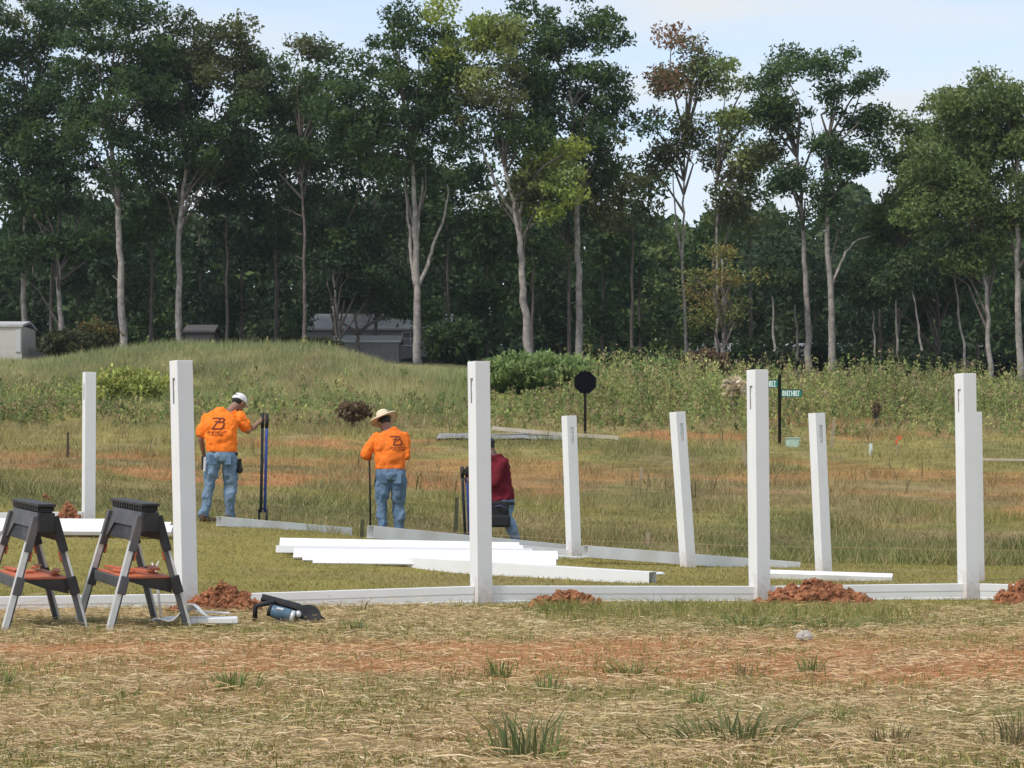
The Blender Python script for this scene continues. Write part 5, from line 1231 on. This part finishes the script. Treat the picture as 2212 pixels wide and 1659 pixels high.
def straw_hat(J, fr, root):
    R, f, s, u = fr; STRAW = mat('straw_hat',(0.74,0.62,0.44),.8,var=.08,scale=60,bump=.5,bscale=150)
    c = J['head'] + Vector((0,0,.045)); tilt = Matrix.Rotation(math.radians(-22),4,Vector((0,1,0))) @ Matrix.Rotation(math.radians(-20),4,Vector((1,0,0)))
    b = bmesh.new(); prof = [(.205,-.012),(.195,.005),(.16,.002),(.11,.0),(.095,.012),(.094,.05),(.088,.09),(.07,.112),(.04,.105),(.0,.10)]; seg = 30; rings = []
    for rr_, z in prof[:-1]:
        ring = []
        for k in range(seg):
            a = 2*math.pi*k/seg; dr = .022*math.cos(2*a)*(1 if rr_ > .12 else 0); ring.append(b.verts.new(tilt @ Vector((rr_*math.cos(a)*.92, rr_*math.sin(a)*1.06, z + dr))))
        rings.append(ring)
    for A, B in zip(rings, rings[1:]):
        for k in range(seg): b.faces.new((A[k],A[(k+1)%seg],B[(k+1)%seg],B[k]))
    b.faces.new(rings[-1]); o = ob('straw_hat', b, STRAW, root, True); o.location = c; so = o.modifiers.new('s','SOLIDIFY'); so.thickness=.004
    b = bmesh.new(); rg = []
    for z in (.012,.034):
        rg.append([b.verts.new(tilt @ Vector((.098*math.cos(2*math.pi*k/seg)*.92, .098*math.sin(2*math.pi*k/seg)*1.06, z))) for k in range(seg)])
    for k in range(seg): b.faces.new((rg[0][k],rg[0][(k+1)%seg],rg[1][(k+1)%seg],rg[1][k]))
    o = ob('hat_band', b, mat('hat_band',(.55,.42,.27),.8), root); o.location = c
straw_hat(J2, fr2, pr2)
hp = loc2 + J2['hdL']; bp = Vector((X(801,28.5), 28.49, g1(X(801,28.5),28.49)-.1)); bm = bmesh.new(); tube(bm, [(0,0,0), (hp.x-bp.x, 0, hp.z-bp.z+.02), (hp.x-bp.x-.002, 0, hp.z-bp.z+.06)], [.014,.013,.013], 8)
rod = ob('digging_bar', bm, mat('rusty_bar',(.05,.04,.04),.6,var=.3), smooth=True); rod.location = bp; tag(rod, 'thin dark digging bar held by the man in the straw hat', 'digging bar')
b = bmesh.new(); tube(b, [(-.19,.02,.93),(-.21,.0,.78),(-.19,.02,.62)], .008, 6); ob('lanyard', b, RUBB, pr2, True)

# --- worker in red behind the post
D3 = 28.0; loc3 = PG(1085, D3); dz3 = 0
sp3 = dict(loc=loc3, label='worker in a dark red shirt bending behind the second tall front post', face=(-.8,.3,-.55), sleeve='long', shirt=MAROON, jeans=JEAN,
 skin='dark', J=dict(head=(-.19,.24,1.36), neck=(-.12,.17,1.27), shL=(-.20,.32,1.16), shR=(.015,.02,1.17), elL=(-.36,.34,.96), wrL=(-.46,.28,1.0), hdL=(-.49,.27,1.05),
   elR=(-.10,-.06,.90), wrR=(-.40,.14,.93), hdR=(-.46,.25,.93), hipL=(-.13,.22,.60), hipR=(.02,.04,.60), knL=(-.30,.35,.38), knR=(.10,.02,.34), anL=(-.24,.30,.09), anR=(.22,-.02,.09)),
 torso=[((-.02,.08,.67),.175,.15),((-.04,.09,.78),.175,.15),((-.06,.11,.92),.175,.15),((-.07,.14,1.06),.175,.155),((-.09,.16,1.17),.16,.14),((-.12,.17,1.25),.11,.10)],
 toeL=(-.8,.4,0), toeR=(-.3,.9,0))
pr3, sh3, J3, fr3 = person(sp3)
b = bmesh.new(); box(b, (-.15,-.15,.40),(.085,-.06,.68)); box(b, (-.16,-.19,.345),(.105,-.055,.50)); o = ob('tool_pouch', b, mat('black_nylon',(.012,.012,.016),.75,var=.3,scale=20,bump=.4), pr3, bevel=.03)
b = bmesh.new(); tube(b, [(-.1,-.13,.60),(-.03,-.2,.62),(.06,-.17,.58)], .012, 6); ob('pouch_strap', b, mat('dark_blue_strap',(.05,.05,.11),.7), pr3, True)
b = bmesh.new(); ball(b, J3['head']+Vector((0,0,.04)), (.098,.11,.088), fr3[0], 3); bmesh.ops.bisect_plane(b, geom=b.verts[:]+b.edges[:]+b.faces[:], plane_co=J3['head']+fr3[3]*.015, plane_no=-fr3[3], clear_outer=True); ob('cap', b, RUBB, pr3, True)
hh = loc3 + J3['hdL']; bb = Vector((hh.x+.04, D3+.27, g1(hh.x, D3+.27)-.04))
digger('post hole digger with light blue handle held by the worker in red', bb, (hh.x, D3+.27, hh.z+.06), 1.0, sep=.062)
